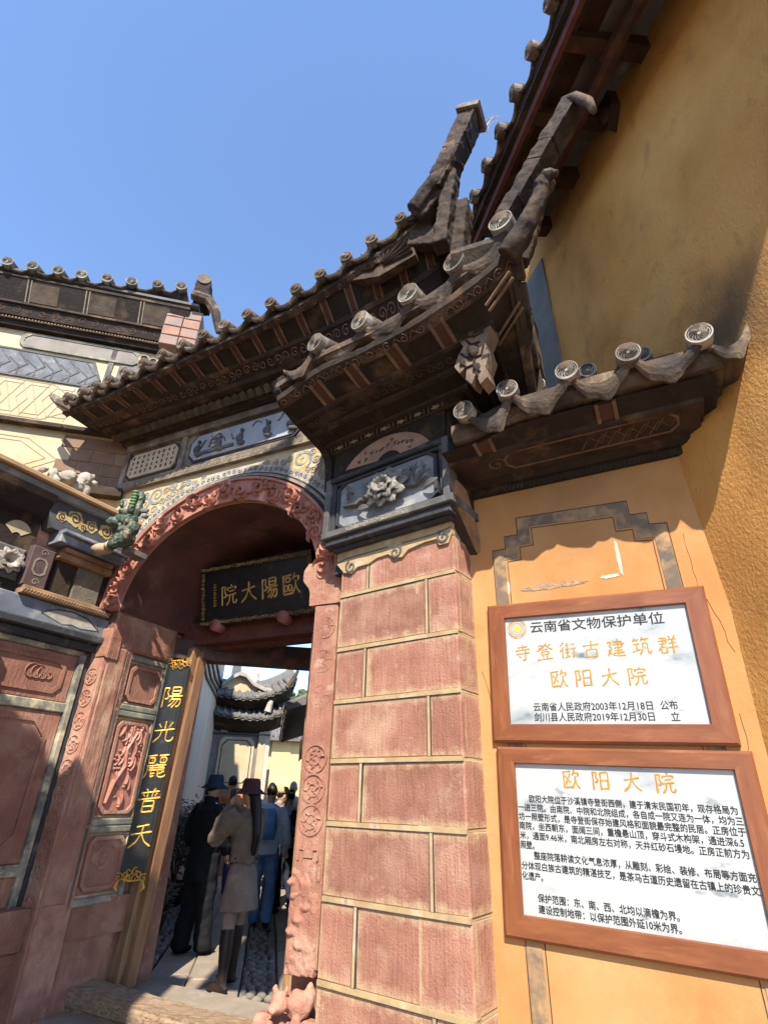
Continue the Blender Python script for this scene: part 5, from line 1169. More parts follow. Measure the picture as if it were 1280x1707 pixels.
for r_ in (.060,.050,.036): b.ribbon(fr1,cyc(c[0],c[1],r_,30),.0022,D1-.001,D1+.0008)
for k in range(24):
    a=k*.2618; b.ribbon(fr1,[(c[0]+.040*math.cos(a),c[1]+.040*math.sin(a)),(c[0]+.047*math.cos(a+.06),c[1]+.047*math.sin(a+.06))],.003,D1-.001,D1+.0008)
for k in range(12):
    a=k*.5236; b.prism(fr1,[(c[0]+.021*math.cos(a-.12),c[1]+.021*math.sin(a-.12)),(c[0]+.034*math.cos(a),c[1]+.034*math.sin(a)),(c[0]+.021*math.cos(a+.12),c[1]+.021*math.sin(a+.12))],D1-.001,D1+.0008)
for k in range(4):
    a=k*1.57+.4; b.ribbon(fr1,[(c[0]+.053*math.cos(a+t),c[1]+.053*math.sin(a+t)) for t in np.linspace(0,1.1,9)],.003,D1-.001,D1+.0008)
em=b.build('emblem', GOLDP, sl1)
b=MB(); b.prism(fr1,cyc(c[0],c[1],.018,20)[:-1],D1-.001,D1+.001); b.build('emblem_disc', mat('emblem_yellow',(.85,.55,.06),None,9,.5,0), sl1)
fr2,pq2,sl2=plaque(.065,.893,1.243,.875,(.10,1.150,.102,.790),'lower framed white marble plaque with dense black inscription under one gold line')
lines=[('欧阳大院位于沙溪镇寺登街西侧，建于清末民国初年，现存格局为',.165,1.128,.620),
('一进三院。由南院、中院和北院组成，各自成一院又连为一体，均为三',.103,1.142,.577),
('坊一照壁形式，是寺登街保存始建风格和面貌最完整的民居。正房位于',.103,1.142,.534),
('南院，坐西朝东，面阔三间，重檐悬山顶，穿斗式木构架，通进深6.5',.103,1.125,.491),
('米，通面9.46米，南北厢房左右对称，天井红砂石墁地。正房正前方为',.103,1.135,.447),
('照壁。',.103,.175,.404),
('整座院落耕读文化气息浓厚，从雕刻、彩绘、装修、布局等方面充',.170,1.142,.360),
('分体现白族古建筑的精湛技艺，是茶马古道历史遗留在古镇上的珍贵文',.103,1.145,.312),
('化遗产。',.103,.208,.268),
('保护范围：东、南、西、北均以滴檐为界。',.175,.808,.180),
('建设控制地带：以保护范围外延10米为界。',.175,.808,.134)]
for t_,a0,a1,zc in lines: text(fr2,t_,a0,a1,zc,.0385,INK,sl2,d=D1,bold=.022)

# ---- brush strokes for the boards
FU=[[(10,94),(10,2)],[(10,93),(34,93),(24,72),(36,54),(28,40),(17,44)]]
CH={'大':[[(10,60),(50,64),(90,70)],[(52,97),(50,64),(34,28),(6,4)],[(49,62),(66,30),(96,4)]],
'天':[[(26,84),(76,90)],[(8,56),(92,62)],[(53,88),(50,58),(34,26),(6,6)],[(50,56),(68,25),(96,6)]],
'光':[[(50,98),(50,60)],[(20,86),(33,68)],[(82,92),(66,68)],[(6,55),(94,61)],[(38,57),(33,28),(6,4)],[(60,57),(60,16),(68,8),(90,10),(94,28)]],
'普':[[(32,98),(40,87)],[(70,99),(60,87)],[(12,82),(88,86)],[(40,84),(40,60)],[(60,84),(60,60)],[(20,78),(30,66)],[(80,80),(70,66)],[(4,56),(96,60)],[(28,48),(28,4)],[(28,48),(74,49),(72,4)],[(28,27),(72,28)],[(28,6),(72,6)]],
'陽':FU+[[(48,95),(48,62)],[(48,95),(86,96),(84,62)],[(48,79),(84,79)],[(48,63),(84,63)],[(38,53),(98,55)],[(54,52),(40,26)],[(48,40),(92,41),(90,14),(80,2),(72,8)],[(66,40),(54,18),(38,6)],[(80,40),(70,18),(54,0)]],
'院':FU+[[(66,99),(68,88)],[(44,86),(42,72)],[(44,84),(95,86),(90,72)],[(54,67),(86,69)],[(40,49),(98,52)],[(58,50),(54,22),(36,2)],[(76,50),(76,12),(82,5),(96,8),(98,24)]],
'歐':[[(4,92),(56,94)],[(8,92),(8,6),(60,8)],[(22,82),(22,62)],[(22,82),(46,83),(44,62)],[(22,63),(44,63)],[(14,48),(14,20)],[(14,48),(31,48),(30,20)],[(14,21),(30,21)],[(37,48),(37,20)],[(37,48),(55,48),(53,20)],[(37,21),(53,21)],[(72,99),(60,70)],[(66,82),(96,84),(88,62)],[(77,66),(72,32),(54,2)],[(75,44),(84,20),(100,2)]],
'麗':[[(4,94),(45,97)],[(55,95),(96,98)],[(12,86),(12,64)],[(12,86),(38,87),(37,64)],[(12,65),(38,65)],[(62,86),(62,64)],[(62,86),(88,87),(87,64)],[(62,65),(88,65)],[(25,80),(27,72)],[(74,80),(76,72)],[(50,63),(50,55)],[(8,53),(92,55)],[(14,53),(12,24),(2,2)],[(34,53),(34,35)],[(62,53),(62,35)],[(20,44),(86,45),(84,35)],[(20,35),(84,35)],[(30,31),(30,4),(46,12)],[(30,19),(48,22)],[(60,31),(60,10),(70,4),(94,6),(94,16)],[(88,28),(62,17)]]}
QIAN=[[(72,99),(60,70)],[(66,82),(96,84),(88,62)],[(77,66),(72,32),(54,2)],[(75,44),(84,20),(100,2)]]
CH.update({'寺':[[(20,84),(80,86)],[(50,98),(50,68)],[(6,66),(95,69)],[(10,44),(92,47)],[(66,60),(66,8),(56,2),(48,12)],[(28,34),(38,20)]],
'登':[[(14,88),(42,90),(20,60)],[(14,76),(24,70)],[(60,98),(56,84)],[(84,92),(64,78)],[(50,94),(70,72),(98,60)],[(48,86),(30,68),(2,56)],[(34,62),(68,63)],[(30,50),(30,32)],[(30,50),(72,51),(70,32)],[(30,33),(70,33)],[(36,26),(42,12)],[(66,26),(58,12)],[(4,4),(96,7)]],
'街':[[(26,98),(6,76)],[(28,72),(4,44)],[(20,58),(20,2)],[(36,80),(60,82)],[(48,94),(48,56)],[(34,57),(62,59)],[(36,38),(60,40)],[(48,52),(48,12)],[(32,9),(66,16)],[(70,84),(94,86)],[(66,58),(100,60)],[(84,58),(84,6),(74,10)]],
'古':[[(4,72),(96,75)],[(50,98),(50,46)],[(22,46),(22,2)],[(22,46),(80,48),(78,2)],[(22,7),(78,7)]],
'建':[[(42,84),(84,86),(82,50)],[(34,68),(98,70)],[(42,50),(82,51)],[(44,34),(86,36)],[(36,20),(96,22)],[(62,99),(62,8)],[(6,84),(28,86),(12,56),(30,56),(4,6)],[(10,40),(24,16),(50,4),(100,2)]],
'筑':[[(20,99),(6,78)],[(16,88),(42,90)],[(28,86),(34,78)],[(60,99),(50,80)],[(58,88),(94,90)],[(72,86),(78,78)],[(8,64),(44,66)],[(26,64),(26,28)],[(2,22),(48,34)],[(58,66),(56,30),(38,2)],[(58,66),(82,68),(82,14),(90,4),(100,22)],[(66,46),(74,34)]],
'群':[[(10,90),(44,91),(42,58)],[(2,74),(52,76)],[(10,58),(42,59)],[(30,92),(24,50),(2,20)],[(16,40),(16,4)],[(16,40),(44,41),(42,4)],[(16,8),(42,8)],[(60,98),(66,84)],[(90,98),(80,82)],[(54,78),(96,80)],[(58,58),(92,60)],[(50,34),(102,37)],[(75,80),(75,-2)]],
'欧':[[(6,90),(54,92)],[(12,90),(12,8),(58,12)],[(48,80),(20,22)],[(20,70),(50,32)]]+QIAN,
'阳':FU+[[(50,90),(50,2)],[(50,90),(90,92),(88,2)],[(50,50),(88,50)],[(50,9),(88,9)]]})
def brush(fr,ch,cx,cz,size,parent,m=GOLD,wd=7.5,d0=.001,d1=.005,slant=.06):
    b=MB(); k=size/100
    for st in CH[ch]:
        p=np.array(st,float); seg=np.linalg.norm(np.diff(p,axis=0),axis=1); t=np.concatenate([[0],np.cumsum(seg)]); n=max(4,int(t[-1]/6))
        tt=np.linspace(0,t[-1],n); q=np.stack([np.interp(tt,t,p[:,0]),np.interp(tt,t,p[:,1])],1)
        if len(q)>4: 
            q2=q.copy(); q2[1:-1]=(q[:-2]+2*q[1:-1]+q[2:])/4; q=q2
        q[:,1]+= (q[:,0]-50)*slant
        pts=[(cx+(x-50)*k,cz+(z-50)*k) for x,z in q]
        wv=[k*wd*(1.25-.45*math.sin(math.pi*min(1,i/(n-1)*1.3)))*(1 if i<n-1 else .35) for i in range(n)]
        b.ridge(fr,pts,wv,d0,d1)
    return b.build('gilt_character',m,parent)
for i_,c_ in enumerate('寺登街古建筑群'): brush(fr1,c_,.205+.1315*i_,.505,.098,sl1,m=GOLDP,wd=9,d0=D1-.0005,d1=D1+.0012)
for i_,c_ in enumerate('欧阳大院'):
    brush(fr1,c_,.400+.1385*i_,.345,.100,sl1,m=GOLDP,wd=9,d0=D1-.0005,d1=D1+.0012); brush(fr2,c_,.392+.150*i_,.722,.092,sl2,m=GOLDP,wd=10,d0=D1-.0005,d1=D1+.0012)
# horizontal name board
bo=A.pt(.34,3.085,-.80); bt=A.pt(.34,3.64,-.66)
fb=FrG(bo,A.u,bt-bo); BH=(bt-bo).length; BW=1.34
nb_=thing('name_board','black lacquered name board with gilt characters and fretwork border hanging under the arch','sign',fb.pt(BW/2,0,0))
b=MB(); b.prism(fb,[(0,0),(BW,0),(BW,BH),(0,BH)],-.04,0); b.build('panel',LACQ,nb_)
b=MB(); b.band(fb,[(-.03,-.03),(BW+.03,-.03),(BW+.03,BH+.03),(-.03,BH+.03)],[(.035,.035),(BW-.035,.035),(BW-.035,BH-.035),(.035,BH-.035)],-.03,.012,True); br_=b.build('border',LACQ,nb_)
b=MB()
def fretline(p0,p1):
    l_=math.hypot(p1[0]-p0[0],p1[1]-p0[1]); n=int(l_/.036)
    for k in range(n):
        t=(k+.5)/n; x=p0[0]+(p1[0]-p0[0])*t; z=p0[1]+(p1[1]-p0[1])*t; b.ridge(fb,spiral(x,z,.021,1.1,k*1.7,1 if k%2 else -1,9,.25),.0085,.012,.022)
fretline((-.03,0),(BW+.03,0)); fretline((-.03,BH),(BW+.03,BH)); fretline((0,.03),(0,BH-.03)); fretline((BW,.03),(BW,BH-.03))
b.build('gilt_fretwork',mat('dull_gilt',(.42,.28,.11),(.2,.13,.06),20,.5,.2,metal=.4),br_)
for ch,x,zc in (('院',.33,.27),('大',.59,.275),('陽',.85,.28),('歐',1.11,.285)): brush(fb,ch,x,zc,.215,nb_,wd=8,m=mat('aged_gilt_'+hex(ord(ch)),(.62,.42,.14),(.45,.28,.08),14,.45,.2,metal=.45))
b=MB()
for k in range(9):
    z=.40-.028*k; b.ribbon(fb,[(.13,z),(.17,z+random.uniform(-.01,.01))],.006,.001,.004); b.ribbon(fb,[(.145+random.uniform(-.01,.01),z+.012),(.15,z-.012)],.005,.001,.004)
b.build('small_signature',GOLD,nb_)
# vertical couplet board, leaning with the post
tl=hit(A,283,1104,-.70); bl_=hit(A,199,1462,-.70)
ub=Fr((0,0),78,(0,-1,0)).u; vb=(tl-bl_).normalized(); fc=FrG(bl_, ub-vb*ub.dot(vb), vb); CHT=(tl-bl_).length; CWD=.205
cb_=thing('couplet_board','tall narrow black board with five gilt characters fixed to the left door post','sign',fc.pt(CWD/2,0,0))
b=MB(); b.prism(fc,[(0,0),(CWD,0),(CWD,CHT),(0,CHT)],-.02,.015); b.build('panel',LACQ,cb_)
b=MB(); b.prism(fc,[(.025,.01),(CWD-.025,.01),(CWD-.025,CHT-.01),(.025,CHT-.01)],.015,.024); b.build('panel_field',LACQ,cb_)
for ch,t in (('陽',.80),('光',.625),('麗',.46),('普',.305),('天',.155)): brush(fc,ch,CWD*.52,CHT*t+.03,.205,cb_,wd=7.5,d0=.024,d1=.030,slant=.1)
def goldmount(z,up):
    b=MB()
    for k in range(6):
        a=k*1.047; b.ridge(fc,spiral(CWD/2+.055*math.cos(a),z+.03*math.sin(a),.034,1.1,k*1.3,1 if k%2 else -1,12,.2),.012,.024,.040)
    for sx in (-1,1):
        b.ridge(fc,spiral(CWD/2+sx*.10,z-.02*up,.035,1.2,1,sx,12,.2),.012,.024,.036)
        if up>0: b.ridge(fc,[(CWD/2+sx*.10,z-.04),(CWD/2+sx*.12,z-.09),(CWD/2+sx*.09,z-.12)],[.02,.03,.012],.02,.036)
    b.ridge(fc,[(CWD/2-.08,z-.03*up),(CWD/2,z-.045*up),(CWD/2+.08,z-.03*up)],[.012,.016,.012],.024,.038)
    b.build('gilt_mount',GOLD,cb_)
goldmount(.02,1); goldmount(CHT-.02,-1)

# ================================================================== BEYOND THE GATE
# cross beam and rear eave of the gate passage
AB=Fr((-.5,6.2),77)
pr=thing('passage_roof','dark timber beam and tiled eave crossing behind the gateway','canopy',AB.pt(0,2.8,0))
def sx(fr,x,y,d=0): q=hit(fr,x,y,d); return ((q-fr.o).dot(fr.u), q.z)
e0=sx(AB,330,1072); e1=sx(AB,528,1083); e2=sx(AB,528,1117); e3=sx(AB,328,1099)
b=MB(); b.prism(AB,[(e3[0]-.6,e3[1]-.02),(e2[0]+.6,e2[1]),(e1[0]+.6,e1[1]),(e0[0]-.6,e0[1])],-.1,.1); b.build('beam',DWOOD,pr)
# far screen wall gate with two swept roofs
def atf(x,y,f_): v=ray(x,y); return CAM+v*(f_/v.y)
FS=Fr((-3.4,14.0),70)
fs=thing('screen_gate','grey and cream screen gate with two swept tiled roofs at the end of the lane','gateway',FS.pt(0,0,0))
q=lambda x,y,d=0: sx(FS,x,y,d)
def fbox(x0,y0,x1,y1,d0,d1,m,name,parent=fs):
    a=q(x0,y0); c=q(x1,y1); b=MB(); b.box(FS,min(a[0],c[0]),max(a[0],c[0]),min(a[1],c[1]),max(a[1],c[1]),d0,d1); return b.build(name,m,parent)
sA=q(345,1210)[0]-.6; sB=q(448,1215)[0]; zc0=q(400,1205)[1]; zc1=q(400,1185)[1]
b=MB(); b.box(FS,sA,sB,GZ,zc1+.3,-1.2,0); b.build('wall',BRICKG,fs)
pA=q(376,1229)[0]; pB=q(424,1232)[0]; pz1=q(400,1229)[1]; pz0=q(395,1310)[1]
b=MB(); b.prism(FS,octo(pA-.12,pB+.02,pz0-.05,pz1,.1),0,.03); b.build('plaster_panel',CREAM,fs)
b=MB(); b.band(FS,octo(pA-.06,pB-.04,pz0+.05,pz1-.06,.12),octo(pA-.04,pB-.06,pz0+.07,pz1-.08,.12),.03,.035,True); b.build('painted_line',BLACK,fs)
b=MB(); b.box(FS,sB-.22,sB-.05,GZ,zc1,0,.06); b.build('pilaster',CREAM,fs)
b=MB(); b.box(FS,sB-.05,sB+.06,GZ,zc1+.05,-.5,.03); b.build('pilaster',WHITE,fs)
b=MB(); b.box(FS,sA,sB,GZ,pz0-.25,0,.06); b.build('base_course',RED,fs)
for r_ in range(12):
    for k in range(2): 
        b=MB(); s0=pB+.06+k*.12; z0=pz0+r_*.11
        if s0+.1<sB-.22: b.block(FS,s0,s0+.11,z0,z0+.10,0,.02,.006); b.build('brick',BRICKG,fs)
for (x0,x1) in ((369,379),(383,413),(417,426),(428,440)):
    fbox(x0,1210,x1,1221,0,.05,PALE,'frieze_panel')
b=MB(); b.box(FS,sA,sB+.05,q(400,1208)[1],q(400,1204)[1],0,.12); b.box(FS,sA,sB+.05,q(400,1224)[1],q(400,1222)[1],0,.08); b.build('string_course',GREY,fs)
capF=cap_mesh(.05,'round_tile_end',CAPM,6); backF=back_mesh(.048,.5,'round_tile',RTILE); dripF=drip_mesh(.17,.04,.5,'drip_tile',RTILE,.03)
def sweptroof(pix, dd, back, thick, nm):
    pts=[q(x,y,dd) for x,y in pix]; zf=pathfn(pts); s0,s1=pts[0][0],pts[-1][0]; ss_=list(np.linspace(s0,s1,24))
    b=MB(); b.sweep(FS,ss_,[(dd-.12,-.03,1),(dd,0,1),(dd,.05,1),(dd-back,thick,1),(dd-back,thick-.1,1)],lambda a:zf(a)); b.build(nm,RTILE,fs)
    b=MB(); b.sweep(FS,ss_,[(0,-.30,1),(.05,-.28,1),(dd-.1,-.04,1),(dd-.1,.0,1),(-.4,.1,1)],lambda a:zf(a)); b.build('soffit',BROWN,fs)
    n=int((s1-s0)/.17); tile_row(FS,lambda a:zf(a)+.02,[s0+.08+k*.17 for k in range(n)],dd,fs,capF,backF,dripF,.05,dripw=.17,pitch=.5)
    return zf,s0,s1
sweptroof([(345,1185),(380,1193),(420,1199),(450,1197),(475,1188),(488,1180)],.5,.9,.5,'lower_roof')
sweptroof([(345,1163),(370,1157),(402,1165),(430,1164),(455,1158),(480,1147),(496,1135)],.6,1.0,.55,'upper_roof')
b=MB(); w0=q(372,1188); w1=q(440,1168); b.box(FS,w0[0],w1[0],w0[1],w1[1]+.2,-.6,.0); b.build('upper_storey',BROWN2,fs)
b=MB(); zz=[q(x,y,.3) for x,y in ((370,1140),(385,1128),(400,1121),(410,1124),(422,1138),(440,1147),(452,1150))]
b.band(FS,zz,[(a,z-.09) for a,z in zz],-.2,.45); b.build('gable_ridge',PALE,fs)
b=MB(); b.prism(FS,[(a,z-.08) for a,z in zz]+[q(452,1158,.3),q(370,1158,.3)],-.1,.3); b.build('gable',CREAM,fs)
b=MB(); b.tube([hit(FS,430,1135,.1),hit(FS,431,1122,.1)],[.05,.03],6); b.tube([hit(FS,446,1187,.5),hit(FS,452,1168,.5)],[.09,.06],8); b.build('roof_finial',PALE,fs)
b=MB(); aa=q(496,1135,.6); b.tube([FS.pt(*q(478,1146,.6),.6),FS.pt(*q(490,1132,.6),.6),FS.pt(*q(497,1118,.6),.6)],[.06,.06,.04],7); b.tube([FS.pt(*q(470,1184,.5),.5),FS.pt(*q(488,1178,.5),.5),FS.pt(*q(500,1172,.5),.5)],[.05,.04,.03],7); b.build('upturned_tip',CLAY,fs)
b=MB(); a0=q(398,1118); a1=q(420,1108); b.box(FS,a0[0],a1[0]-.0,a0[1]-.6,a1[1]+.3,-2.0,-1.6); b.build('tower',WHITE,fs)
# long white wall on the left of the lane
LW=Fr((-3.30,9.0),-8,(1,0,0))
lw=thing('lane_wall','long stained whitewashed wall along the left of the lane','wall',LW.pt(2.5,0,0))
b=MB(); b.box(LW,-2.3,5.0,GZ,6.5,-.4,0); b.build('plaster',WHITE,lw)
b=MB(); b.box(LW,-2.3,5.0,GZ,GZ+1.35,-.1,.03); b.build('plinth',mat('pinkish_wall_base',(.36,.22,.17),(.26,.17,.14),3,.9,.3),lw)
b=MB()
for k in range(4):
    p=[hit(LW,x+k*7,y,.02) for x,y in ((338,1092),(345,1130),(358,1155),(370,1178))]; pp_=[((p_-LW.o).dot(LW.u),p_.z) for p_ in p]; b.ribbon(LW,pp_,.05,0,.04)
b.build('painted_gable_band',GREY,lw)
# right side of the lane: wall, dark canopy, further grey roofed house
rw=thing('lane_house','low house on the right of the lane with a dark tiled eave','house',LN.pt(2,0,0))
LR=Fr(tuple(LN.pt(0,0,0))[:2],-10,(-1,0,0))
b=MB(); b.box(LR,-1.6,3.6,GZ,2.6,-2.5,-.06); b.build('wall',DWOOD,rw)
b=MB(); b.box(LR,-.6,6.5,GZ,GZ+.55,-.1,.0); b.build('plinth',PAVE,rw)
r1=Vector((0,0,2.78))
b=MB(); b.sweep(LR,[-1.6,3.6],[(-.1,r1.z-.1,0),(.42,r1.z-.28,0),(.42,r1.z-.22,0),(-.8,r1.z+.35,0)]); b.build('eave',RTILE,rw)
zR_=lambda a:r1.z-.22
tile_row(LR, zR_, [-1.5+.22*k for k in range(23)], .44, rw, capF, backF, dripF, .05, dripw=.2, pitch=.45)
b=MB()
for k in range(7):
    a=-1.5+k*1.1; b.prism(Fr(tuple(LR.pt(a,0,0))[:2],-100,(0,-1,0)),[(-.05,2.2),(-.05,2.7),(-.6,2.75),(-.55,2.6),(-.3,2.45)],-.06,.06)
b.build('eave_bracket',BROWN2,rw)
b=MB(); b.tube([hit(LR,500,1560,.02),hit(LR,499,1545,.02)],.005,4); 
# grey-roofed house and yellow wall at the far end
fh=thing('far_house','distant house with grey tiled roof, cream wall and grey brick pier at the lane end','house',FS.pt(3,0,-3))
FH=Fr((-4.6,22.0),74)
def fq(x,y,d=0): return sx(FH,x,y,d)
def hbox(x0,y0,x1,y1,d0,d1,m,name,parent=fh):
    a=fq(x0,y0); c=fq(x1,y1); b=MB(); b.box(FH,min(a[0],c[0]),max(a[0],c[0]),min(a[1],c[1]),max(a[1],c[1]),d0,d1); return b.build(name,m,parent)
hbox(430,1232,462,1400,-1,0,CREAM,'wall'); hbox(455,1232,470,1400,-1,.15,FAR_OCH,'wall'); hbox(468,1232,482,1400,-1,.05,BRICKG,'brick_pier'); hbox(480,1232,505,1400,-1,.10,FAR_OCH,'wall')
a=fq(440,1218); c=fq(510,1224); b=MB(); zt=a[1]
b.sweep(FH,[a[0]-1.2,c[0]+1],[(.5,fq(460,1236)[1],0),(.5,fq(460,1236)[1]+.1,0),(-2.2,fq(460,1212)[1]+.8,0),(-2.2,fq(460,1212)[1]+.6,0)]); b.build('roof',RTILE,fh)
b=MB()
for k in range(26): b.tube([FH.pt(a[0]-1.2+k*.22,fq(460,1236)[1]+.12,.5),FH.pt(a[0]-1.2+k*.22,fq(460,1212)[1]+.85,-2.2)],.06,6)
tag(b.build('tile_ribs',RTILE,fh),kind='stuff')
hbox(437,1300,462,1380,-.5,.03,DWOOD,'doorway')
ar=fq(455,1302); b=MB(); b.prism(FH,cyc(ar[0]-.1,ar[1]-.15,.55,14,0,math.pi),0,.04); b.build('arch_opening',BLACK,fh)
# far trees / hill mass behind
b=MB()
for k in range(420):
    x=random.uniform(-13,-3); y=random.uniform(30,34); z=random.uniform(4.2,6.2)+.6*math.sin(x); b.ball((x,y,z),(random.uniform(.15,.35),.2,random.uniform(.1,.25)),5,4,Matrix.Rotation(random.uniform(0,3),3,'X'))
tag(b.build('far_foliage',mat('far_leaf',(.07,.10,.035),(.04,.06,.02),3,.9,.2)),kind='stuff')

# ---- planters
def bush(loc, rx, rz, n, zc, m, parent, name='foliage'):
    b=MB()
    for k in range(n):
        th=random.uniform(0,6.28); r=random.random()**.5*rx; z=zc+random.gauss(0,.45)*rz; p=Vector((loc[0]+r*math.cos(th),loc[1]+r*math.sin(th),z))
        a=random.uniform(0,6.28); el=random.uniform(-.6,1.1); l_=random.uniform(.05,.11); w_=l_*.16
        d=Vector((math.cos(a)*math.cos(el),math.sin(a)*math.cos(el),math.sin(el))); sd=d.orthogonal().normalized()*w_
        b.add([p-sd*.2,p+d*l_*.5-sd,p+d*l_,p+d*l_*.5+sd],[(0,1,2,3)])
    return b.build(name,m,parent,recalc=False)
LEAF=mat('dull_green_leaf',(.10,.11,.06),(.05,.06,.035),6,.6,0,c3=(.16,.15,.09),s3=6)
def planter(label,pos,R0,H0,bz,n,rx,rz):
    p=thing('potted_shrub',label,'potted plant',pos,'potted shrubs along the lane wall'); x,y,z=pos
    b=MB(); b.rings([(x,y,z,R0*.62,R0*.62),(x,y,z+H0*.8,R0*.95,R0*.95),(x,y,z+H0*.86,R0*1.05,R0*1.05),(x,y,z+H0,R0*1.06,R0*1.06),(x,y,z+H0,R0*.9,R0*.9),(x,y,z+H0*.9,R0*.88,R0*.88)],20); b.build('pot',mat('brown_pot',(.13,.075,.05),(.08,.05,.035),5,.5,.2),p,True)
    b=MB()
    for k in range(9):
        a=random.uniform(0,6.28); pts=[Vector((x,y,z+H0*.8)),Vector((x+.1*math.cos(a),y+.1*math.sin(a),z+H0+bz*.4)),Vector((x+rx*.7*math.cos(a),y+rx*.7*math.sin(a),z+H0+bz*.9))]; b.tube(pts,[.018,.012,.005],5)
    b.build('stem',DWOOD,p); bush((x,y),rx,rz,n,z+H0+bz*.6,LEAF,p)
g1=gnd(282,1508); planter('tall narrow leaved shrub in a wide brown pot behind the man in black',tuple(g1),.27,.30,1.0,2600,.42,.52)
g2=gnd(252,1556); planter('small plant in a brown pot nearest the left door post',tuple(g2),.17,.24,.22,500,.2,.14)

# ================================================================== PEOPLE
FOLD=bpy.data.textures.new('folds','CLOUDS'); FOLD.noise_scale=.13; FOLD.noise_depth=2
SKIN=mat('skin',(.45,.26,.18),(.40,.22,.15),9,.6,.05)
def hatrings(c,r,h,brim,drop):
    x,y,z=c; return [(x,y,z+h,r*.55,r*.6),(x,y,z+h*.97,r*.82,r*.9),(x,y,z+h*.55,r*.95,r*1.05),(x,y,z,r*1.02,r*1.12),(x,y,z-drop,r+brim,r*1.1+brim),(x,y,z-drop-.006,r+brim-.003,r*1.1+brim-.003),(x,y,z-.012,r*.96,r*1.04)]
def person(label, loc, az, h, spec, vox=.012, group=None):
    """spec: colours of parts and joint positions in body space (x right, y forward, z up, for a 1.72 m figure)"""
    k=h/1.72; a=R_(az)
    M_=Matrix.Translation(Vector(loc)) @ Matrix.Rotation(-a,4,'Z') @ Matrix.Scale(k,4)
    root=thing('person',label,'person',loc,group)
    def fin(b,name,m,remesh=True,vx=vox,smooth=True):
        b.v=[tuple(M_@Vector(p)) for p in b.v]; o=b.build(name,m,root,smooth)
        if remesh:
            r=o.modifiers.new('remesh','REMESH'); r.mode='VOXEL'; r.voxel_size=vx; r.use_smooth_shade=True
            s_=o.modifiers.new('smooth','SMOOTH'); s_.iterations=3; s_.factor=.5
            if name in ('top','skirt','trousers'): q_=o.modifiers.new('folds','DISPLACE'); q_.texture=FOLD; q_.strength=.045 if name!='skirt' else .025; q_.mid_level=.5; q_.texture_coords='LOCAL'
        return o
    g=lambda n,d: spec.get(n,d)
    lean=g('lean',0); hd=Vector(g('head',(0,.02+lean*.2,1.60)))
    shL,shR=Vector((-.185,lean*.15,1.40)),Vector((.185,lean*.15,1.40))
    elL,elR=Vector(g('elL',(-.25,-.02,1.12))),Vector(g('elR',(.25,-.02,1.12)))
    wrL,wrR=Vector(g('wrL',(-.27,.10,.88))),Vector(g('wrR',(.27,.10,.88)))
    hipL,hipR=Vector((-.09,0,.90)),Vector((.09,0,.90)); knL,knR=Vector(g('knL',(-.10,.03,.50))),Vector(g('knR',(.10,.03,.50))); anL,anR=Vector(g('anL',(-.11,0,.08))),Vector(g('anR',(.11,0,.08)))
    b=MB(); b.ball(hd,(.075,.095,.115),12,10); b.ball(hd+Vector((0,.095,-.01)),(.013,.02,.022),6,5); b.ball(hd+Vector((0,.06,-.085)),(.035,.03,.025),6,5)
    for sx_ in (-1,1): b.ball(hd+Vector((sx_*.077,0,-.01)),(.012,.02,.03),6,5)
    b.tube([hd+Vector((0,-.02,-.08)),Vector((0,lean*.1,1.40))],[.05,.06],10); b.rings([(0,0,.86,.13,.095),(0,0,1.0,.125,.085),(0,lean*.1,1.2,.14,.095),(0,lean*.15,1.38,.16,.08),(0,lean*.15,1.43,.08,.06)])
    for s_,e_,w_ in ((shL,elL,wrL),(shR,elR,wrR)):
        b.tube([s_,(s_+e_)/2,e_,(e_+w_)/2,w_],[.05,.047,.038,.035,.025],8)
        dr=(w_-e_).normalized(); pc=w_+dr*.045; b.ball(pc,(.036,.036,.036),7,6)
        sd=dr.cross(Vector((0,1,.2))).normalized(); cu=dr.cross(sd).normalized()
        for q_ in range(4):
            o_=sd*((q_-1.5)*.018); ln=(.06,.075,.07,.055)[q_]; b.tube([pc+o_,pc+o_+dr*(ln*.6),pc+o_*1.1+dr*ln+cu*.022],[.0105,.0095,.008],6)
        b.tube([pc-sd*.02,pc-sd*.045+dr*.02,pc-sd*.05+dr*.05+cu*.012],[.012,.010,.009],6)
    for h_,kn,an in ((hipL,knL,anL),(hipR,knR,anR)):
        b.tube([h_,(h_+kn)/2,kn,kn*.55+an*.45,an],[(.085),.072,.052,.055,.035],10); b.ball(an+Vector((0,.05,-.04)),(.04,.11,.035),8,6)
    fin(b,'body',SKIN,vx=min(vox,.011))
    # face
    b=MB()
    for sx_ in (-1,1): b.ball(hd+Vector((sx_*.03,.085,.01)),(.012,.008,.007),6,5)
    b.ball(hd+Vector((0,.088,-.055)),(.022,.008,.006),6,5); fin(b,'face_features',INK,False)
    if 'hair' in spec:
        b=MB(); b.ball(hd+Vector((0,-.022,.025)),(.080,.088,.10),12,9)
        if spec.get('long'): b.tube([hd+Vector((0,-.06,0)),hd+Vector((0,-.10,-.18)),hd+Vector((.0,-.13,-.38)),hd+Vector((.0,-.12,-.55))],[(.09,.06),(.11,.06),(.10,.05),(.05,.03)],9)
        fin(b,'hair',spec['hair'])
    if 'hat' in spec:
        b=MB(); hh=hatrings((hd.x,hd.y,hd.z+.045),.092,.10,g('brim',.06),.045); b.rings(hh,20); fin(b,'hat',spec['hat'],False)
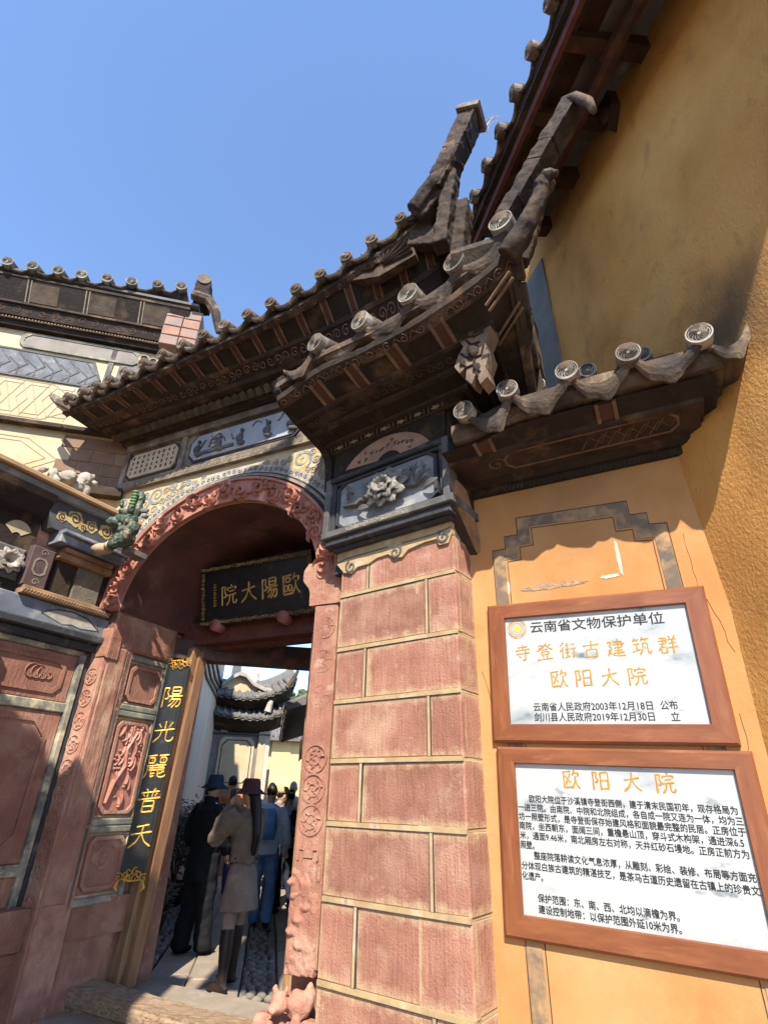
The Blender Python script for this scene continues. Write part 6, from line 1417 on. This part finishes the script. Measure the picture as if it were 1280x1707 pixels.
    if 'cap' in spec:
        b=MB(); b.rings([(hd.x,hd.y,hd.z+.14,.03,.03),(hd.x,hd.y,hd.z+.125,.07,.075),(hd.x,hd.y,hd.z+.08,.09,.1),(hd.x,hd.y,hd.z+.04,.093,.105)],16); b.ball(hd+Vector((0,.13,.045)),(.06,.07,.012),8,5); fin(b,'cap',spec['cap'],False)
    # top
    bulk=g('bulk',1.0); hem=g('hem',.84); b=MB(); fl=g('flare',1.0)
    rg=[(0,0,hem,.155*bulk*fl,.125*bulk*fl),(0,0,.95,.15*bulk,.115*bulk),(0,lean*.03,1.06,.142*bulk,.105*bulk),(0,lean*.1,1.22,.165*bulk,.12*bulk),(0,lean*.15,1.36,.185*bulk,.105*bulk),(0,lean*.15,1.425,.13,.08),(0,lean*.15,1.46,.07,.065)]
    b.rings(rg,18)
    ar=g('arm',1.0)
    for s_,e_,w_ in ((shL,elL,wrL),(shR,elR,wrR)): b.tube([s_-Vector((s_.x*.25,0,0)),(s_+e_)/2,e_,(e_+w_)/2,w_],[.07*ar,.068*ar,.062*ar,.058*ar,.042],10)
    if g('collar',0): b.tube([Vector((0,lean*.15,1.42)),Vector((0,lean*.15,1.50))],[.085,.08],12)
    tp=fin(b,'top',spec['top'])
    if 'skirt' in spec:
        b=MB(); b.rings([(0,0,1.02,.125,.10),(0,0,.9,.165,.125),(0,0,.75,.19,.15),(0,0,.60,.215,.175),(0,0,.60,.2,.16),(0,0,.8,.16,.12)],22); fin(b,'skirt',spec['skirt'])
        b=MB(); b.rings([(0,0,1.00,.152,.118),(0,0,1.035,.152,.118),(0,0,1.035,.10,.08),(0,0,1.0,.10,.08)],22); fin(b,'belt',INK,False)
    if 'trousers' in spec:
        b=MB(); tw=g('leg',1.0); b.rings([(0,0,.82,.15,.11),(0,0,.92,.15,.11),(0,0,1.02,.135,.10)],16)
        for h_,kn,an in ((hipL,knL,anL),(hipR,knR,anR)): b.tube([h_+Vector((0,0,.03)),(h_+kn)/2,kn,kn*.5+an*.5,an+Vector((0,0,-.03))],[.10*tw,.092*tw,.078*tw,.075*tw,.072*tw],12)
        fin(b,'trousers',spec['trousers'])
    if 'tights' in spec:
        b=MB()
        for h_,kn,an in ((hipL,knL,anL),(hipR,knR,anR)): b.tube([h_,(h_+kn)/2,kn,kn*.6+an*.4],[.092,.08,.062,.06],12)
        fin(b,'tights',spec['tights'])
    for j,(kn,an) in enumerate(((knL,anL),(knR,anR))):
        b=MB(); b.ball(an+Vector((0,.055,-.04)),(.048,.135,.038),10,7); b.ball(an+Vector((0,0,-.02)),(.048,.055,.05),8,6)
        if 'boots' in spec: b.tube([kn+Vector((0,0,-.03)),kn*.6+an*.4,kn*.25+an*.75,an],[.066,.066,.050,.045],12)
        fin(b,'boot' if 'boots' in spec else 'shoe',spec.get('boots',spec.get('shoes',LACQ)))
    for nm,fn,m in spec.get('extra',[]):
        b=MB(); fn(b); fin(b,nm,m,False)
    return root
def cloth(n,c,r=.85): return mat(n,c,tuple(x*.7 for x in c),7,r,.35,45,.006)
BLK=cloth('black_cloth',(.006,.006,.008)); NAVY=cloth('dark_navy_cloth',(.02,.025,.045)); BEI=cloth('taupe_knit',(.16,.122,.088)); SK=cloth('taupe_skirt_cloth',(.22,.165,.13))
TI=cloth('taupe_tights',(.26,.19,.15)); BT=mat('dark_leather',(.028,.018,.016),(.018,.012,.011),8,.45,.2); MAR=cloth('maroon_cloth',(.075,.03,.03)); HAIR=mat('black_hair',(.012,.010,.009),None,20,.45,.3,120,.004,stretch=(6,6,1))
JEAN=cloth('blue_denim',(.10,.20,.38)); IND=cloth('indigo_cloth',(.05,.06,.14)); RUST=cloth('rust_cloth',(.42,.16,.06)); WHT=cloth('white_cloth',(.62,.64,.66)); GRYC=cloth('grey_cloth',(.16,.17,.19)); BLUC=cloth('blue_cloth',(.10,.26,.48)); LBL=cloth('pale_blue_cloth',(.38,.48,.58)); YEL=cloth('tan_cap_cloth',(.50,.36,.18)); ORG=cloth('orange_cloth',(.55,.14,.05))
gm=gnd(314,1592)
def strap(b): b.tube([Vector((.10,-.02,1.44)),Vector((.15,.10,1.36)),Vector((.16,.13,1.2)),Vector((.17,.12,1.0))],.012,6)
def bagm(b): b.ball(Vector((.24,.10,.92)),(.07,.10,.13),10,8)
person('man in black coat, wide black trousers and dark bucket hat standing beside the potted shrub', tuple(gm), 35, 1.76, dict(top=BLK,trousers=BLK,shoes=BLK,hat=NAVY,hair=HAIR,bulk=1.22,arm=1.25,hem=.66,flare=1.1,leg=1.3,collar=1,brim=.065,elL=(-.27,-.03,1.12),wrL=(-.25,.10,.92),elR=(.25,.03,1.12),wrR=(.20,.16,.92),anL=(-.13,-.04,.07),anR=(.10,.10,.07),extra=[('bag_strap',strap,WHT)]), .013)
gw=gnd(381,1650)
def phone(b): b.add([(x,y,z) for y in (.26,.27) for x,z in ((-.035,1.50),(.035,1.50),(.035,1.64),(-.035,1.64))],[(0,1,2,3),(7,6,5,4),(0,4,5,1),(1,5,6,2),(2,6,7,3),(3,7,4,0)])
def scarf(b): b.rings([(.02,.10,1.22,.05,.02),(.02,.11,1.34,.055,.02),(.0,.09,1.42,.05,.03)],10)
person('woman in taupe top and short skirt, knee boots and maroon hat, phone at her face', tuple(gw), -62, 1.70, dict(top=BEI,skirt=SK,tights=TI,boots=BT,hat=MAR,hair=HAIR,long=True,bulk=1.12,arm=1.5,hem=1.0,flare=.95,brim=.06,elL=(-.27,.16,1.20),wrL=(-.07,.21,1.48),elR=(.27,.16,1.20),wrR=(.07,.21,1.48),anL=(-.13,-.02,.08),anR=(.13,.10,.08),knL=(-.11,.0,.50),knR=(.11,.08,.50),extra=[('phone',phone,LACQ),('shirt_front',scarf,WHT)]), .012)
def at_head(px,py,h): # ground position of someone h tall whose head top shows at the pixel
    return gnd(px,py,GZ+h)
def back_pack(b): b.rings([(0,-.19,1.02,.11,.07),(0,-.21,1.15,.13,.09),(0,-.20,1.32,.12,.08),(0,-.17,1.40,.08,.05)],12)
def pos(px,f_): v=ray(px,1330); p=CAM+v*(f_/v.y); p.z=GZ; return tuple(p)
person('person in pale grey jacket and blue jeans with a blue pack, hidden behind the woman', tuple(gnd(430,1548)), -5, 1.72, dict(top=LBL,trousers=JEAN,shoes=BLK,hair=HAIR,bulk=1.2,arm=1.2,anL=(-.08,.14,.08),anR=(.10,-.16,.10),extra=[('backpack',back_pack,BLUC)]), .018)
person('person in rust orange jacket looking down in front of the far screen gate', pos(386,11.2), -30, 1.90, dict(top=RUST,trousers=IND,hair=HAIR,bulk=1.25,arm=1.25,wrL=(-.08,.24,1.15),wrR=(.08,.24,1.15),head=(0,.06,1.58)), .02)
person('dark dressed person half hidden beside the man in the dark bucket hat', pos(349,9.4), 10, 1.70, dict(top=NAVY,trousers=IND,hair=HAIR,bulk=1.2), .02)
person('person in tan cap and grey jacket bending over something pink', pos(462,9.9), 60, 1.72, dict(top=GRYC,trousers=cloth('slate_trousers',(.10,.12,.15)),cap=YEL,hair=HAIR,bulk=1.2,arm=1.2,elR=(.24,.14,1.15),wrR=(.12,.32,1.05),elL=(-.22,.12,1.15),wrL=(-.08,.30,1.02),head=(0,.10,1.56),extra=[('pink_bottle',lambda b:b.tube([(0,.36,.98),(0,.36,1.10)],.035,8),cloth('pink_plastic',(.7,.12,.2)))]), .02)
person('person in dark blue coat standing behind the tan capped figure', pos(452,12.5), 0, 1.80, dict(top=NAVY,trousers=BLK,hair=HAIR,bulk=1.2), .02)
person('person in blue shirt with black backpack and dark trousers near the lane house', pos(484,10.2), -50, 1.66, dict(top=LBL,trousers=NAVY,shoes=WHT,hair=HAIR,wrL=(-.12,.28,1.05),elL=(-.24,.12,1.15),anR=(.10,-.16,.10),extra=[('backpack',back_pack,BLK)]), .02)
person('person in pale hooded top farthest down the lane on the right', pos(488,13.0), 0, 1.84, dict(top=WHT,trousers=GRYC,hair=WHT,bulk=1.2), .02)
person('person in orange top at the right edge of the lane crowd', pos(476,12.2), 0, 1.62, dict(top=ORG,trousers=BLK,hair=HAIR,bulk=1.1), .02)
# things on the lane
g3=gnd(452,1470); b=MB(); b.rings([(g3.x,g3.y,g3.z,.035,.035),(g3.x,g3.y,g3.z+.18,.035,.035),(g3.x,g3.y,g3.z+.22,.015,.015),(g3.x,g3.y,g3.z+.25,.015,.015)],10); tag(b.build('water_bottle',WHT),'clear plastic bottle standing on the sunlit flagstones of the lane','bottle')
g4=gnd(478,1478); b=MB(); b.rings([(g4.x,g4.y,g4.z,.14,.12),(g4.x,g4.y,g4.z+.2,.18,.14),(g4.x,g4.y,g4.z+.42,.16,.12),(g4.x,g4.y,g4.z+.5,.10,.08)],12); tag(b.build('black_bag',BLK,None,True),'black bag left at the foot of the lane house wall','bag')

# ================================================================== HOUSE ACROSS THE STREET, behind the camera on the left: its roof shades the foot of the left pier
oh=thing('street_house','plastered two storey house across the street from the left pier','house',(-5,-.5,0))
OF=Fr((-1.75,1.25),90,(0,1,0))
b=MB(); b.box(OF,-5.5,-.45,-.1,5.35,-3.2,-.35); b.build('wall',OCHR,oh)
b=MB(); b.box(OF,-5.8,0,5.40,5.55,-3.5,0); b.prism(OF,[(-5.8,5.55),(0,5.55),(-2.9,6.3)],-3.5,-1.6); b.build('roof',RTILE,oh)
tile_row(OF,lambda a:5.55,[-5.6+.3*k for k in range(19)],-.02,oh,cap_mesh(.06,'round_tile_end',CAPK),back_mesh(.056,.4,'round_tile',CLAY),drip_mesh(.3,.05,.4,'drip_tile',CLAY),.06,dripw=.3)
hb=thing('added_shade_cloth','added brown cloth sheet on a pole, out of view, to shade the doorway','shade cloth',(-1.25,.9,5.7))  # unseen sheet added only to shade the woman in the doorway
b=MB(); b.box(Fr((-1.28,.9),90),-.34,.40,5.55,7.9,-.02,.02); b.build('cloth',cloth('brown_shade_cloth',(.2,.12,.08)),hb)
b=MB(); b.tube([Vector((-2.2,.9,7.93)),Vector((-.8,.9,7.93))],.03,8); b.tube([Vector((-2.2,.9,5.9)),Vector((-2.2,.9,7.96))],.04,8); b.build('pole',DWOOD,hb)
